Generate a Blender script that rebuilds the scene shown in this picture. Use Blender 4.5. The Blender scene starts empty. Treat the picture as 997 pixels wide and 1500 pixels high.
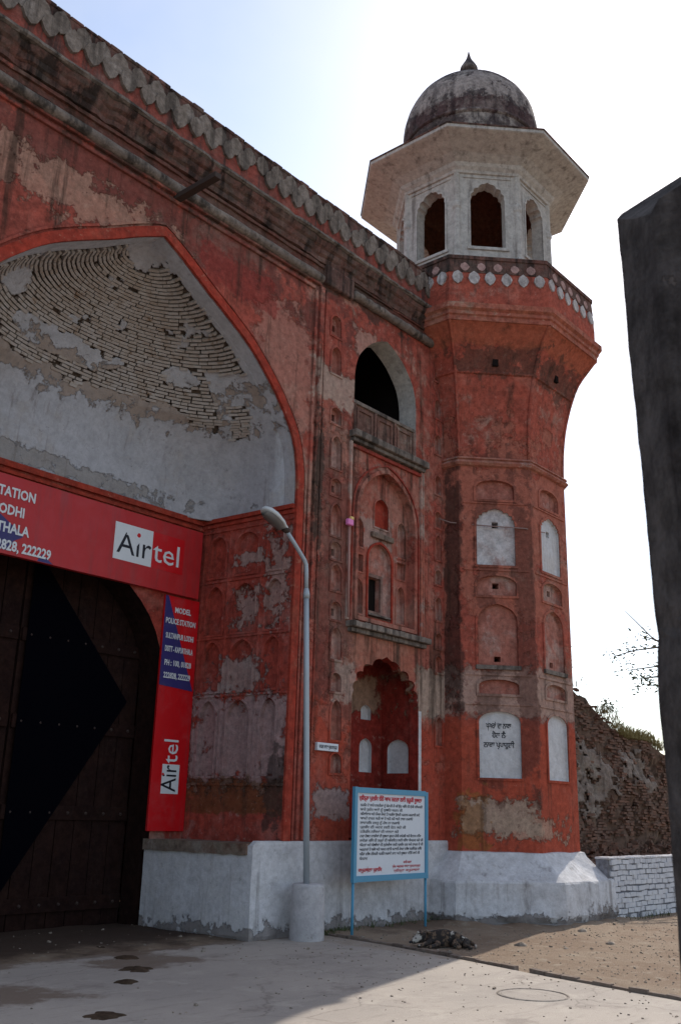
import bpy, bmesh, math, random
from math import pi, sin, cos, sqrt, radians, atan2, hypot
from mathutils import Vector, Matrix, noise as mnoise
from mathutils.geometry import tessellate_polygon
random.seed(7)
S = bpy.context.scene
COL = S.collection

# ------------------------------------------------------------------ camera
cam = bpy.data.cameras.new('camera')
cam.sensor_fit = 'VERTICAL'; cam.sensor_height = 36.0; cam.lens = 36.0*1420/1500
cam.clip_start = 0.1; cam.clip_end = 3000
cam.dof.use_dof = True; cam.dof.focus_distance = 16.5; cam.dof.aperture_fstop = 6.3
co = bpy.data.objects.new('camera', cam); COL.objects.link(co)
PITCH, AZ, ROLL = radians(17.27), radians(40.86), radians(1.59)
fw = Vector((cos(AZ), sin(AZ), 0)); rt = Vector((sin(AZ), -cos(AZ), 0)); up = Vector((0, 0, 1))
cf = fw*cos(PITCH)+up*sin(PITCH); cu = -fw*sin(PITCH)+up*cos(PITCH)
R_ = rt*cos(ROLL)+cu*sin(ROLL); U_ = cu*cos(ROLL)-rt*sin(ROLL)
co.matrix_world = Matrix(((R_.x, U_.x, -cf.x, 0), (R_.y, U_.y, -cf.y, 0), (R_.z, U_.z, -cf.z, 1.7), (0, 0, 0, 1)))
S.camera = co

# ------------------------------------------------------------------ sky, sun, exposure
SUN_EL, SUN_AZ = radians(40.0), radians(13.7)           # azimuth from +X towards +Y
w = bpy.data.worlds.new('World'); S.world = w; w.use_nodes = True
nt = w.node_tree; nt.nodes.clear()
sky = nt.nodes.new('ShaderNodeTexSky'); sky.sky_type = 'NISHITA'; sky.sun_disc = False
sky.sun_elevation = SUN_EL; sky.sun_rotation = pi/2-SUN_AZ
sky.altitude = 150; sky.air_density = 1.0; sky.dust_density = 1.0; sky.ozone_density = 1.0
bg = nt.nodes.new('ShaderNodeBackground'); bg.inputs[1].default_value = 0.14
out = nt.nodes.new('ShaderNodeOutputWorld')
tc = nt.nodes.new('ShaderNodeTexCoord'); sp_ = nt.nodes.new('ShaderNodeSeparateXYZ'); nt.links.new(tc.outputs['Generated'], sp_.inputs[0])
def _m(op, a, b_):
    n = nt.nodes.new('ShaderNodeMath'); n.operation = op
    for i, q in enumerate((a, b_)):
        if hasattr(q, 'node'): nt.links.new(q, n.inputs[i])
        else: n.inputs[i].default_value = q
    return n.outputs[0]
zz_ = _m('ADD', _m('MAXIMUM', sp_.outputs[2], 0.0), 0.18)
cv_ = nt.nodes.new('ShaderNodeCombineXYZ'); nt.links.new(_m('DIVIDE', sp_.outputs[0], zz_), cv_.inputs[0]); nt.links.new(_m('DIVIDE', sp_.outputs[1], zz_), cv_.inputs[1])
cn_ = nt.nodes.new('ShaderNodeTexNoise'); cn_.inputs['Scale'].default_value = 0.9; cn_.inputs['Detail'].default_value = 6; cn_.inputs['Roughness'].default_value = .55; nt.links.new(cv_.outputs[0], cn_.inputs['Vector'])
cr_ = nt.nodes.new('ShaderNodeMapRange'); cr_.interpolation_type = 'SMOOTHSTEP'; nt.links.new(cn_.outputs['Fac'], cr_.inputs[0]); cr_.inputs[1].default_value = .40; cr_.inputs[2].default_value = .76; cr_.inputs[3].default_value = .05; cr_.inputs[4].default_value = .85
cm_ = nt.nodes.new('ShaderNodeMix'); cm_.data_type = 'RGBA'; nt.links.new(cr_.outputs[0], cm_.inputs[0]); nt.links.new(sky.outputs[0], cm_.inputs[6]); cm_.inputs[7].default_value = (5.0, 4.9, 4.75, 1)
nt.links.new(cm_.outputs[2], bg.inputs[0]); nt.links.new(bg.outputs[0], out.inputs[0])
sl = bpy.data.lights.new('sun', 'SUN'); sl.energy = 3.0; sl.angle = radians(0.6); sl.color = (1.0, 0.93, 0.83)
so = bpy.data.objects.new('sun', sl); COL.objects.link(so)
sd = Vector((cos(SUN_EL)*cos(SUN_AZ), cos(SUN_EL)*sin(SUN_AZ), sin(SUN_EL)))
so.rotation_euler = sd.to_track_quat('Z', 'Y').to_euler()
so.location = (30, 10, 30)
S.view_settings.view_transform = 'Standard'; S.view_settings.look = 'None'
S.view_settings.exposure = 0.64; S.view_settings.gamma = 1.0
S.cycles.max_bounces = 8; S.cycles.diffuse_bounces = 5

# ------------------------------------------------------------------ node helper
class G:
    def __init__(s, name, rough=0.95, spec=0.08):
        s.m = bpy.data.materials.new(name); s.m.use_nodes = True
        s.t = s.m.node_tree; s.n = s.t.nodes; s.l = s.t.links
        s.b = s.n['Principled BSDF']; s.b.inputs['Roughness'].default_value = rough
        s.b.inputs['Specular IOR Level'].default_value = spec
        s.pos = s.n.new('ShaderNodeNewGeometry').outputs['Position']
    def set(s, sock, v):
        if hasattr(v, 'node'): s.l.new(v, sock)
        elif isinstance(v, (tuple, list)) and len(v) == 3 and sock.type == 'RGBA': sock.default_value = (*v, 1)
        else: sock.default_value = v
    def math(s, op, a, b=0.0, clamp=False):
        n = s.n.new('ShaderNodeMath'); n.operation = op; n.use_clamp = clamp
        s.set(n.inputs[0], a); s.set(n.inputs[1], b); return n.outputs[0]
    def scale(s, v, k):
        n = s.n.new('ShaderNodeVectorMath'); n.operation = 'MULTIPLY'
        s.set(n.inputs[0], v); n.inputs[1].default_value = k; return n.outputs[0]
    def noise(s, sc, det=5, rough=0.6, v=None, dist=0.0, off=None, col=False):
        n = s.n.new('ShaderNodeTexNoise'); n.inputs['Scale'].default_value = sc
        n.inputs['Detail'].default_value = det; n.inputs['Roughness'].default_value = rough
        n.inputs['Distortion'].default_value = dist
        v = v or s.pos
        if off:
            a = s.n.new('ShaderNodeVectorMath'); a.operation = 'ADD'; s.l.new(v, a.inputs[0]); a.inputs[1].default_value = off; v = a.outputs[0]
        s.l.new(v, n.inputs['Vector']); return n.outputs['Color' if col else 'Fac']
    def voro(s, sc, feat='DISTANCE_TO_EDGE', v=None):
        n = s.n.new('ShaderNodeTexVoronoi'); n.feature = feat; n.inputs['Scale'].default_value = sc
        s.l.new(v or s.pos, n.inputs['Vector']); return n.outputs[0]
    def ramp(s, f, lo, hi, a=0.0, b=1.0):
        n = s.n.new('ShaderNodeMapRange'); n.interpolation_type = 'SMOOTHSTEP'
        s.set(n.inputs[0], f); n.inputs[1].default_value = lo; n.inputs[2].default_value = hi
        n.inputs[3].default_value = a; n.inputs[4].default_value = b; return n.outputs[0]
    def mix(s, f, a, b, mode='MIX'):
        n = s.n.new('ShaderNodeMix'); n.data_type = 'RGBA'; n.blend_type = mode
        s.set(n.inputs[0], f); s.set(n.inputs[6], a); s.set(n.inputs[7], b); return n.outputs[2]
    def sep(s, v=None):
        n = s.n.new('ShaderNodeSeparateXYZ'); s.l.new(v or s.pos, n.inputs[0]); return n.outputs
    def box(s, c, h, nz, amp=0.5, soft=0.12):
        """soft ragged box mask centred c, half size h, edge eaten by the noise nz"""
        a = s.n.new('ShaderNodeVectorMath'); a.operation = 'SUBTRACT'; s.l.new(s.pos, a.inputs[0]); a.inputs[1].default_value = c
        b = s.n.new('ShaderNodeVectorMath'); b.operation = 'ABSOLUTE'; s.l.new(a.outputs[0], b.inputs[0])
        d = s.n.new('ShaderNodeVectorMath'); d.operation = 'DIVIDE'; s.l.new(b.outputs[0], d.inputs[0]); d.inputs[1].default_value = h
        o = s.sep(d.outputs[0])
        m = s.math('MAXIMUM', s.math('MAXIMUM', o[0], o[1]), o[2])
        k = s.math('ADD', s.math('SUBTRACT', 1.0, m), s.math('MULTIPLY', s.math('SUBTRACT', nz, 0.5), amp*4))
        return s.ramp(k, 0.0, soft)
    def bump(s, h, st=0.5, dist=0.02, nrm=None):
        n = s.n.new('ShaderNodeBump'); n.inputs['Strength'].default_value = st; n.inputs['Distance'].default_value = dist
        s.l.new(h, n.inputs['Height'])
        if nrm: s.l.new(nrm, n.inputs['Normal'])
        return n.outputs[0]
    def done(s, c, nrm=None, rough=None):
        s.set(s.b.inputs['Base Color'], c)
        if nrm: s.l.new(nrm, s.b.inputs['Normal'])
        if rough is not None: s.set(s.b.inputs['Roughness'], rough)
        return s.m

def wall_mat(name, base, base2, pale, dark, pale_at=0.60, dark_at=0.62, patches=(), bump=0.55, streak_amt=0.6, fine=0.35, off=(0, 0, 0)):
    g = G(name)
    big = g.noise(0.55, 6, 0.62, off=off); mid = g.noise(2.6, 7, 0.68, dist=0.4, off=off)
    small = g.noise(11, 6, 0.7); tiny = g.noise(46, 4, 0.7)
    streak = g.noise(1.0, 5, 0.65, v=g.scale(g.pos, (4.5, 4.5, 0.35)))
    c = g.mix(g.ramp(mid, 0.32, 0.68), base, base2)
    pv = g.noise(6.5, 7, 0.72, off=(5, 2, 8)); hue = g.noise(1.7, 6, 0.66, off=(9, 4, 2))
    c = g.mix(g.math('MULTIPLY', g.ramp(hue, .50, .72), .55), c, tuple(.5*(a+b_) for a, b_ in zip(base, pale)))
    c = g.mix(g.math('MULTIPLY', g.ramp(pv, .56, .74), .45), c, tuple(.5*a for a in base2))
    pale0 = pale; pale = g.mix(g.ramp(pv, .35, .68), pale0, tuple(.62*a+.2*b_ for a, b_ in zip(pale0, base)))
    c = g.mix(g.math('MULTIPLY', g.ramp(g.math('ADD', g.math('MULTIPLY', big, .55), g.math('MULTIPLY', mid, .45)), pale_at-.04, pale_at+.06), 0.85), c, pale)
    chips = g.ramp(g.math('ADD', g.math('MULTIPLY', small, .6), g.math('MULTIPLY', mid, .4)), 0.585, 0.625)
    c = g.mix(g.math('MULTIPLY', chips, 0.55), c, pale)
    ph = None
    for p in patches:
        kind, cc, hh, colr, amp = p[:5]; col0 = colr
        colr = g.mix(g.ramp(pv, .38, .66), colr, tuple(.66*a for a in colr))
        bx = g.box(cc, hh, g.noise(p[6] if len(p) > 6 else 3.0, 6, 0.7, off=(kind*3.1, 0, 0)), amp, 0.25)
        c = g.mix(g.math('MULTIPLY', bx, (p[5] if len(p) > 5 else 0.85)*.88), c, colr)
        if min(col0[:3]) > .10: ph = bx if ph is None else g.math('MAXIMUM', ph, bx)
    dk = g.math('MULTIPLY', g.ramp(streak, dark_at-.06, dark_at+.10), streak_amt)
    c = g.mix(dk, c, dark)
    spots = g.ramp(g.noise(5.5, 6, 0.75, off=(7, 3, 1)), 0.60, 0.72)
    c = g.mix(g.math('MULTIPLY', spots, 0.5), c, dark)
    grime = g.math('MULTIPLY', g.ramp(g.noise(19, 7, .78, off=(2, 6, 4)), .58, .70), g.ramp(hue, .36, .60))
    c = g.mix(g.math('MULTIPLY', grime, .62), c, dark)
    st2 = g.noise(1.0, 6, .7, v=g.scale(g.pos, (11, 11, .7)), off=(3, 1, 0)); c = g.mix(g.math('MULTIPLY', g.math('MULTIPLY', g.ramp(st2, .52, .70), g.ramp(big, .42, .58)), .5), c, tuple(1.6*a for a in dark))
    lite = g.math('MULTIPLY', g.ramp(g.noise(15, 7, .76, off=(8, 8, 2)), .60, .68), g.ramp(hue, .62, .44)); c = g.mix(g.math('MULTIPLY', lite, .55), c, pale)
    v = g.math('ADD', 1.0-fine*0.8, g.math('MULTIPLY', tiny, fine*1.6))
    v = g.math('MULTIPLY', v, g.ramp(g.math('ADD', g.math('MULTIPLY', small, .5), g.math('MULTIPLY', pv, .5)), .34, .66, 1-1.1*fine, 1+.85*fine))
    c = g.mix(1.0, c, g.n_rgb(v), 'MULTIPLY')
    h = g.math('ADD', g.math('MULTIPLY', small, .7), g.math('ADD', g.math('MULTIPLY', tiny, .25), g.math('MULTIPLY', chips, -.35)))
    nr = g.bump(mid, 0.35, 0.06)
    if ph is not None: nr = g.bump(g.math('SUBTRACT', 1.0, ph), 0.9, 0.025, nr)
    nr = g.bump(h, bump, 0.022, nr)
    return g.done(c, nr)
def _rgb(s, v):
    n = s.n.new('ShaderNodeCombineColor')
    for i in range(3): s.l.new(v, n.inputs[i])
    return n.outputs[0]
G.n_rgb = _rgb

RED, RED2 = (0.36, 0.082, 0.056), (0.265, 0.068, 0.050)
PALE, DARK = (0.42, 0.25, 0.19), (0.045, 0.030, 0.022)
CREAM = (0.45, 0.36, 0.30)
M = {}
M['facade'] = wall_mat('red_lime_plaster', RED, RED2, PALE, DARK, 0.535, 0.575, streak_amt=.75, patches=[
    (14, (13.2, 10.2, 2.3), (2.2, .5, 1.2), (.42, .075, .043), .22, .95, 3),
    (15, (13.0, 10.2, 5.5), (1.9, .5, 3.2), (.43, .16, .115), .9, .55, 1.6),
    (16, (11.7, 10.2, 5.6), (.55, .5, 2.4), (.10, .05, .042), .9, .6, 1.8),
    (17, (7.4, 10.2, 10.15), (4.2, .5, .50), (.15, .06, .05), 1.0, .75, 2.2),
    (1, (6.2, 10.2, 9.62), (1.6, .5, .38), (.43, .25, .18), .9, .85, 4),
    (2, (10.35, 10.2, 8.7), (.8, .5, 1.1), (.42, .21, .16), .6, .75),
    (3, (11.6, 10.2, 8.75), (.65, .5, .38), (.46, .36, .29), .45, .85, 6),
    (4, (14.45, 10.2, 3.8), (.55, .5, .48), (.46, .37, .29), .35, .9, 7),
    (5, (12.0, 10.2, 3.75), (.28, .5, .35), (.44, .33, .27), .5, .8, 6),
    (6, (11.75, 10.2, 1.85), (.45, .5, .25), (.36, .31, .28), .5, .85, 6),
    (7, (11.2, 10.2, 6.9), (.13, .5, 1.3), (.07, .055, .045), .7, .85, 6),
    (8, (12.9, 10.2, 6.4), (.55, .5, .35), (.44, .36, .31), .8, .6, 6),
    (9, (12.6, 10.2, 9.9), (.6, .5, .3), (.45, .28, .22), .6, .8, 5),
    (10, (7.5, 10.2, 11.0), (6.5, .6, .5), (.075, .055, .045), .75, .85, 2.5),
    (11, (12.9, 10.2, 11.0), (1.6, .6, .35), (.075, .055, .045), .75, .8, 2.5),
    (12, (9.2, 10.2, 9.75), (.9, .4, .35), (.30, .05, .04), .5, .8, 4),
    (13, (13.0, 10.2, 4.3), (.95, .5, .28), (.42, .17, .11), .6, .6, 4)])
M['jamb'] = wall_mat('jamb_red_plaster', (0.37, 0.066, 0.044), (0.28, 0.056, 0.042), (0.42, 0.29, 0.25), DARK, 0.60, 0.64, patches=[
    (1, (10.6, 11.1, 2.75), (.5, 1.2, .75), (.40, .32, .31), .6, .85, 4),
    (2, (10.6, 11.2, 3.75), (.5, .5, .3), (.42, .36, .33), .8, .8, 5), (6, (10.6, 11.1, 4.8), (.5, .3, .3), (.42, .34, .3), .9, .8, 6), (7, (10.6, 10.5, 5.3), (.5, .25, .75), (.42, .34, .3), .9, .75, 6), (8, (10.6, 11.1, 5.65), (.5, .35, .12), (.44, .37, .33), .9, .8, 6),
    (3, (10.6, 11.2, 1.9), (.5, 1.2, .28), (.15, .07, .028), .5, .8, 3),
    (4, (10.6, 10.35, 2.0), (.5, .22, .6), (.06, .045, .04), .6, .8, 4)])
M['niche_back'] = wall_mat('niche_back_plaster', (.37, .155, .115), (.33, .11, .08), (.46, .32, .27), DARK, .52, .62)
M['recess_red'] = wall_mat('recess_red_plaster', (0.30, 0.050, 0.035), (0.24, 0.05, 0.036), PALE, DARK, 0.58, 0.62)
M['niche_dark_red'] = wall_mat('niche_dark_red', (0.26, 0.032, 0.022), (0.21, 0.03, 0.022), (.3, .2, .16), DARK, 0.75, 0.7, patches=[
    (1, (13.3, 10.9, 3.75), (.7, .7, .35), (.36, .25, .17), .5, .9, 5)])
M['tower'] = wall_mat('tower_red_plaster', (0.39, 0.092, 0.060), (0.30, 0.078, 0.055), (0.44, 0.26, 0.20), DARK, 0.57, 0.60, patches=[
    (10, (16.5, 10.0, 2.2), (3, 3, 1.35), (.43, .082, .045), .15, .95, 3),
    (11, (16.0, 9.5, 7.0), (2.2, 2.5, 2.0), (.42, .17, .115), .9, .6, 1.5),
    (1, (16.5, 9.5, 3.88), (2.2, 2.5, .50), (.43, .31, .25), .35, .9, 5),
    (2, (15.3, 9.35, 1.72), (.55, .62, .33), (.40, .33, .25), .55, .9, 5),
    (3, (15.6, 8.95, 1.55), (.95, .6, .20), (.42, .30, .22), .9, .8, 5),
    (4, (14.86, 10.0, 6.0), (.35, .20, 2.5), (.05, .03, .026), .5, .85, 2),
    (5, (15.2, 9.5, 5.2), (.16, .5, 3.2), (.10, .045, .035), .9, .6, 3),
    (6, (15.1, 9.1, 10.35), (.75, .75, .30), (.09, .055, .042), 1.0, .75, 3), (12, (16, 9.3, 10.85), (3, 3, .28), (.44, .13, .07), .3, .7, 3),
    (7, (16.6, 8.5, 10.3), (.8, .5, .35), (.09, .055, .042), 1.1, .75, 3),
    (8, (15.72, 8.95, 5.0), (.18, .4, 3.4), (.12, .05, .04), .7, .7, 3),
    (9, (14.95, 9.7, 1.6), (.2, .25, .5), (.30, .13, .04), .9, .7, 5)])
M['white'] = wall_mat('whitewash', (0.60, 0.595, 0.605), (0.47, 0.46, 0.465), (0.63, 0.62, 0.61), (0.15, 0.13, 0.12), 0.55, 0.62, patches=[
    (1, (14, 10.3, 0.0), (7, 6, .17), (.17, .135, .115), 1.2, .8, 4.5), (2, (18, 9.0, .1), (1.2, 1.2, .2), (.15, .12, .1), 1.2, .7, 4)], streak_amt=0.6, bump=0.8, fine=.16)
M['panel_white'] = wall_mat('white_panel_paint', (0.58, 0.575, 0.58), (0.50, 0.49, 0.49), (0.60, 0.56, 0.53), (0.17, 0.13, 0.11), 0.58, 0.66, streak_amt=0.4, fine=0.14, bump=0.5)
M['panel_worn'] = wall_mat('worn_white_panel', (0.52, 0.50, 0.50), (0.48, 0.42, 0.40), (0.33, 0.17, 0.14), (0.2, 0.12, 0.1), 0.50, 0.70, fine=0.3)
M['chhatri'] = wall_mat('old_cream_lime', (0.47, 0.445, 0.41), (0.40, 0.37, 0.34), (0.52, 0.50, 0.47), (0.10, 0.08, 0.07), 0.54, 0.60, streak_amt=0.6, bump=0.5, fine=.25)
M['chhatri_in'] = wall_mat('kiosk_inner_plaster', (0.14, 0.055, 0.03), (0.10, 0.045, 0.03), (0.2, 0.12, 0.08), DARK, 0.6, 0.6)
M['vault'] = wall_mat('vault_plaster', (0.44, 0.445, 0.47), (0.38, 0.385, 0.405), (0.45, 0.43, 0.42), (0.10, 0.08, 0.07), 0.57, 0.70, streak_amt=0.35, fine=.14, patches=[
    (1, (7.3, 11.6, 8.0), (3.0, 1.6, .30), (.33, .235, .16), .9, .75, 4), (2, (7.0, 11.9, 6.55), (2.6, .6, .14), (.30, .275, .25), 1.0, .8, 3)])
M['mortar'] = wall_mat('dark_mortar', (0.085, 0.066, 0.054), (0.12, 0.09, 0.07), (0.19, .15, .12), (0.02, 0.016, 0.014), 0.62, 0.6)
M['stone'] = wall_mat('grey_cornice_stone', (0.20, 0.165, 0.14), (0.14, 0.115, 0.10), (0.30, 0.25, 0.21), (0.035, 0.03, 0.026), 0.56, 0.54, streak_amt=0.8, bump=0.8)
M['stone_dark'] = wall_mat('sooty_cornice', (0.10, 0.075, 0.062), (0.17, 0.075, 0.06), (0.24, 0.18, 0.15), (0.022, 0.019, 0.017), 0.58, 0.52, streak_amt=0.85, bump=0.9)
M['merlon'] = wall_mat('merlon_lime', (0.23, 0.19, 0.16), (0.15, 0.12, 0.10), (0.36, 0.31, 0.27), (0.04, 0.034, 0.03), 0.54, 0.52, bump=0.8)
M['merlon_white'] = wall_mat('merlon_white', (0.50, 0.46, 0.44), (0.34, 0.30, 0.285), (0.54, 0.5, 0.47), (0.07, 0.055, 0.05), 0.56, 0.55)
M['merlon_pink'] = wall_mat('merlon_pink', (0.42, 0.27, 0.24), (0.33, 0.2, 0.18), (0.45, 0.34, 0.3), (0.07, 0.055, 0.05), 0.6, 0.58)
M['parapet'] = wall_mat('parapet_red', (0.30, 0.075, 0.055), (0.17, 0.07, 0.058), (0.3, 0.2, 0.17), (0.05, 0.042, 0.038), 0.58, 0.56, streak_amt=0.8)
M['dome'] = wall_mat('weathered_dome', (0.075, 0.06, 0.06), (0.125, 0.10, 0.095), (0.46, 0.41, 0.37), (0.025, 0.020, 0.023), 0.535, 0.54, streak_amt=0.5, patches=[(1, (16.5, 10.5, 17.45), (3, 3, .5), (.40, .34, .31), 1.3, .85, 2.6), (2, (16.5, 10.5, 16.85), (3, 3, .22), (.10, .05, .05), .9, .7, 2.4)], bump=0.9, fine=0.5)
M['band_red'] = wall_mat('arch_band_red', (0.36, 0.05, 0.03), (0.27, 0.045, 0.03), (0.42, 0.2, 0.13), DARK, 0.66, 0.7, fine=0.3)
M['dirt_ledge'] = wall_mat('dusty_ledge', (0.22, 0.18, 0.14), (0.14, 0.07, 0.05), (0.3, 0.26, 0.22), (0.06, 0.04, 0.03), 0.56, 0.6)
M['ruin_core'] = wall_mat('ruin_core', (0.125, 0.08, 0.058), (0.17, 0.11, 0.08), (0.2, 0.14, 0.1), (0.03, 0.022, 0.018), 0.58, 0.56, bump=1.0)
M['ruin_plaster'] = wall_mat('ruin_plaster', (0.25, 0.2, 0.165), (0.19, 0.15, 0.125), (0.3, 0.25, 0.2), (0.06, 0.045, 0.038), 0.58, 0.56, bump=1.0)
M['concrete'] = wall_mat('lamp_base_concrete', (0.46, 0.44, 0.44), (0.40, 0.385, 0.39), (0.50, 0.48, 0.47), (0.18, 0.16, 0.15), 0.58, 0.68, streak_amt=0.4, fine=.15)
M['post'] = wall_mat('dark_post', (0.070, 0.061, 0.058), (0.052, 0.045, 0.044), (0.105, 0.086, 0.078), (0.02, 0.016, 0.016), 0.60, 0.56, fine=0.5, bump=1.0, streak_amt=.8)
M['door'] = wall_mat('door_wood', (0.026, 0.012, 0.009), (0.018, 0.009, 0.008), (0.033, 0.018, 0.013), (0.02, 0.013, 0.011), 0.62, 0.6)

def brick_mat(name, cols, dk, rough=0.92):
    g = G(name, rough)
    oi = g.n.new('ShaderNodeObjectInfo').outputs['Random']
    geo = g.n.new('ShaderNodeNewGeometry').outputs['Random Per Island']
    r = g.math('FRACT', g.math('ADD', oi, geo))
    n = g.noise(7, 6, .7); f = g.noise(40, 4, .7)
    c = g.mix(r, cols[0], cols[1]); c = g.mix(g.ramp(n, .42, .66), c, cols[2])
    c = g.mix(g.ramp(g.noise(3.3, 6, .75, off=(4, 1, 9)), .56, .7), c, dk)
    return g.done(c, g.bump(g.math('ADD', n, g.math('MULTIPLY', f, .4)), .7, .015))
M['vault_brick'] = brick_mat('limewashed_brick', ((.40, .36, .325), (.33, .275, .23), (.43, .40, .375)), (.20, .125, .075))
M['white_brick'] = brick_mat('whitewashed_brick', ((.56, .56, .58), (.48, .48, .50), (.6, .6, .61)), (.34, .33, .34))
M['ruin_brick'] = brick_mat('old_thin_brick', ((.20, .105, .072), (.135, .08, .06), (.16, .11, .085)), (.055, .04, .033))
M['kerb_brick'] = brick_mat('kerb_brick', ((.20, .15, .12), (.13, .10, .085), (.22, .18, .15)), (.07, .055, .05))

def flat(name, c, rough=0.6, spec=0.3, metal=0.0, var=0.15, sc=9):
    g = G(name, rough, spec); n = g.noise(sc, 5, .65)
    v = g.math('ADD', 1-var/2, g.math('MULTIPLY', n, var)); g.b.inputs['Metallic'].default_value = metal
    return g.done(g.mix(1.0, c, g.n_rgb(v), 'MULTIPLY'), g.bump(g.noise(60, 3, .6), .08, .004))
def vinyl(name, c):
    g = G(name, .45, .35); st = g.noise(1.0, 5, .65, v=g.scale(g.pos, (6, 6, .6))); n = g.noise(3, 6, .7)
    k = g.mix(g.math('MULTIPLY', g.ramp(st, .48, .7), .35), c, tuple(.35*a+.035 for a in c)); k = g.mix(g.math('MULTIPLY', g.ramp(n, .5, .7), .3), k, tuple(.75*a+.06 for a in c))
    return g.done(k, g.bump(g.noise(1.6, 3, .5), .5, .05), g.ramp(n, .3, .7, .38, .6))
M['sign_red'] = vinyl('banner_red', (0.46, 0.020, 0.022))
M['logo_red'] = vinyl('logo_red', (0.56, 0.004, 0.008))
M['sign_navy'] = vinyl('banner_navy', (0.035, 0.03, 0.15))
M['sign_white'] = flat('banner_white', (0.66, 0.69, 0.70), 0.45, 0.4)
M['ink'] = flat('black_lettering', (0.012, 0.013, 0.02), 0.5)
M['ink_grey'] = flat('faded_ink', (0.07, 0.075, 0.09), 0.7)
M['ink_red'] = flat('red_lettering', (0.50, 0.035, 0.05), 0.6)
M['board'] = flat('notice_white', (0.60, 0.63, 0.67), 0.45, 0.4)
M['board_blue'] = flat('notice_blue_frame', (0.07, 0.26, 0.40), 0.5, 0.4)
M['steel'] = flat('galvanised_steel', (0.36, 0.40, 0.43), 0.5, 0.4, 0.25)
M['lamp_shell'] = flat('lamp_shell', (0.50, 0.52, 0.52), 0.4, 0.4)
M['lamp_glass'] = flat('lamp_glass', (0.13, 0.12, 0.115), 0.25, 0.5)
M['iron'] = flat('rusty_iron', (0.05, 0.034, 0.028), 0.85)
M['black_hole'] = flat('unlit_hole_black', (0.015, 0.012, 0.011), 1.0, 0.0)  # unlit depth painted as near-black colour, for holes and the window room
M['diamond'] = flat('door_dark_wedge', (0.0025, 0.0025, 0.0045), 0.95, 0.0)  # near-black wedge laid on the right door leaf
M['pink'] = flat('pink_plastic', (0.75, 0.22, 0.50), 0.5)
M['yellow'] = flat('yellow_plastic', (0.70, 0.50, 0.18), 0.5)
M['pipe'] = flat('pipe_paint', (0.36, 0.19, 0.16), 0.7)
M['cable'] = flat('cable', (0.25, 0.17, 0.15), 0.8)
M['dog_fur'] = None
M['dung'] = wall_mat('dry_dung', (0.05, 0.034, 0.022), (0.07, 0.045, 0.03), (.1, .07, .045), (.02, .014, .01))
M['rock'] = wall_mat('pale_stone', (0.30, 0.25, 0.2), (0.24, 0.2, 0.165), (.36, .31, .26), (.1, .08, .07))
M['leaf'] = flat('leaf_green', (0.085, 0.10, 0.045), 0.7, 0.2, 0, .5, 4)
M['grass'] = flat('dry_grass', (0.20, 0.17, 0.075), 0.8, 0.1, 0, .5, 3)
M['bark'] = flat('twig_bark', (0.12, 0.095, 0.075), 0.9, 0.1)

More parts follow.
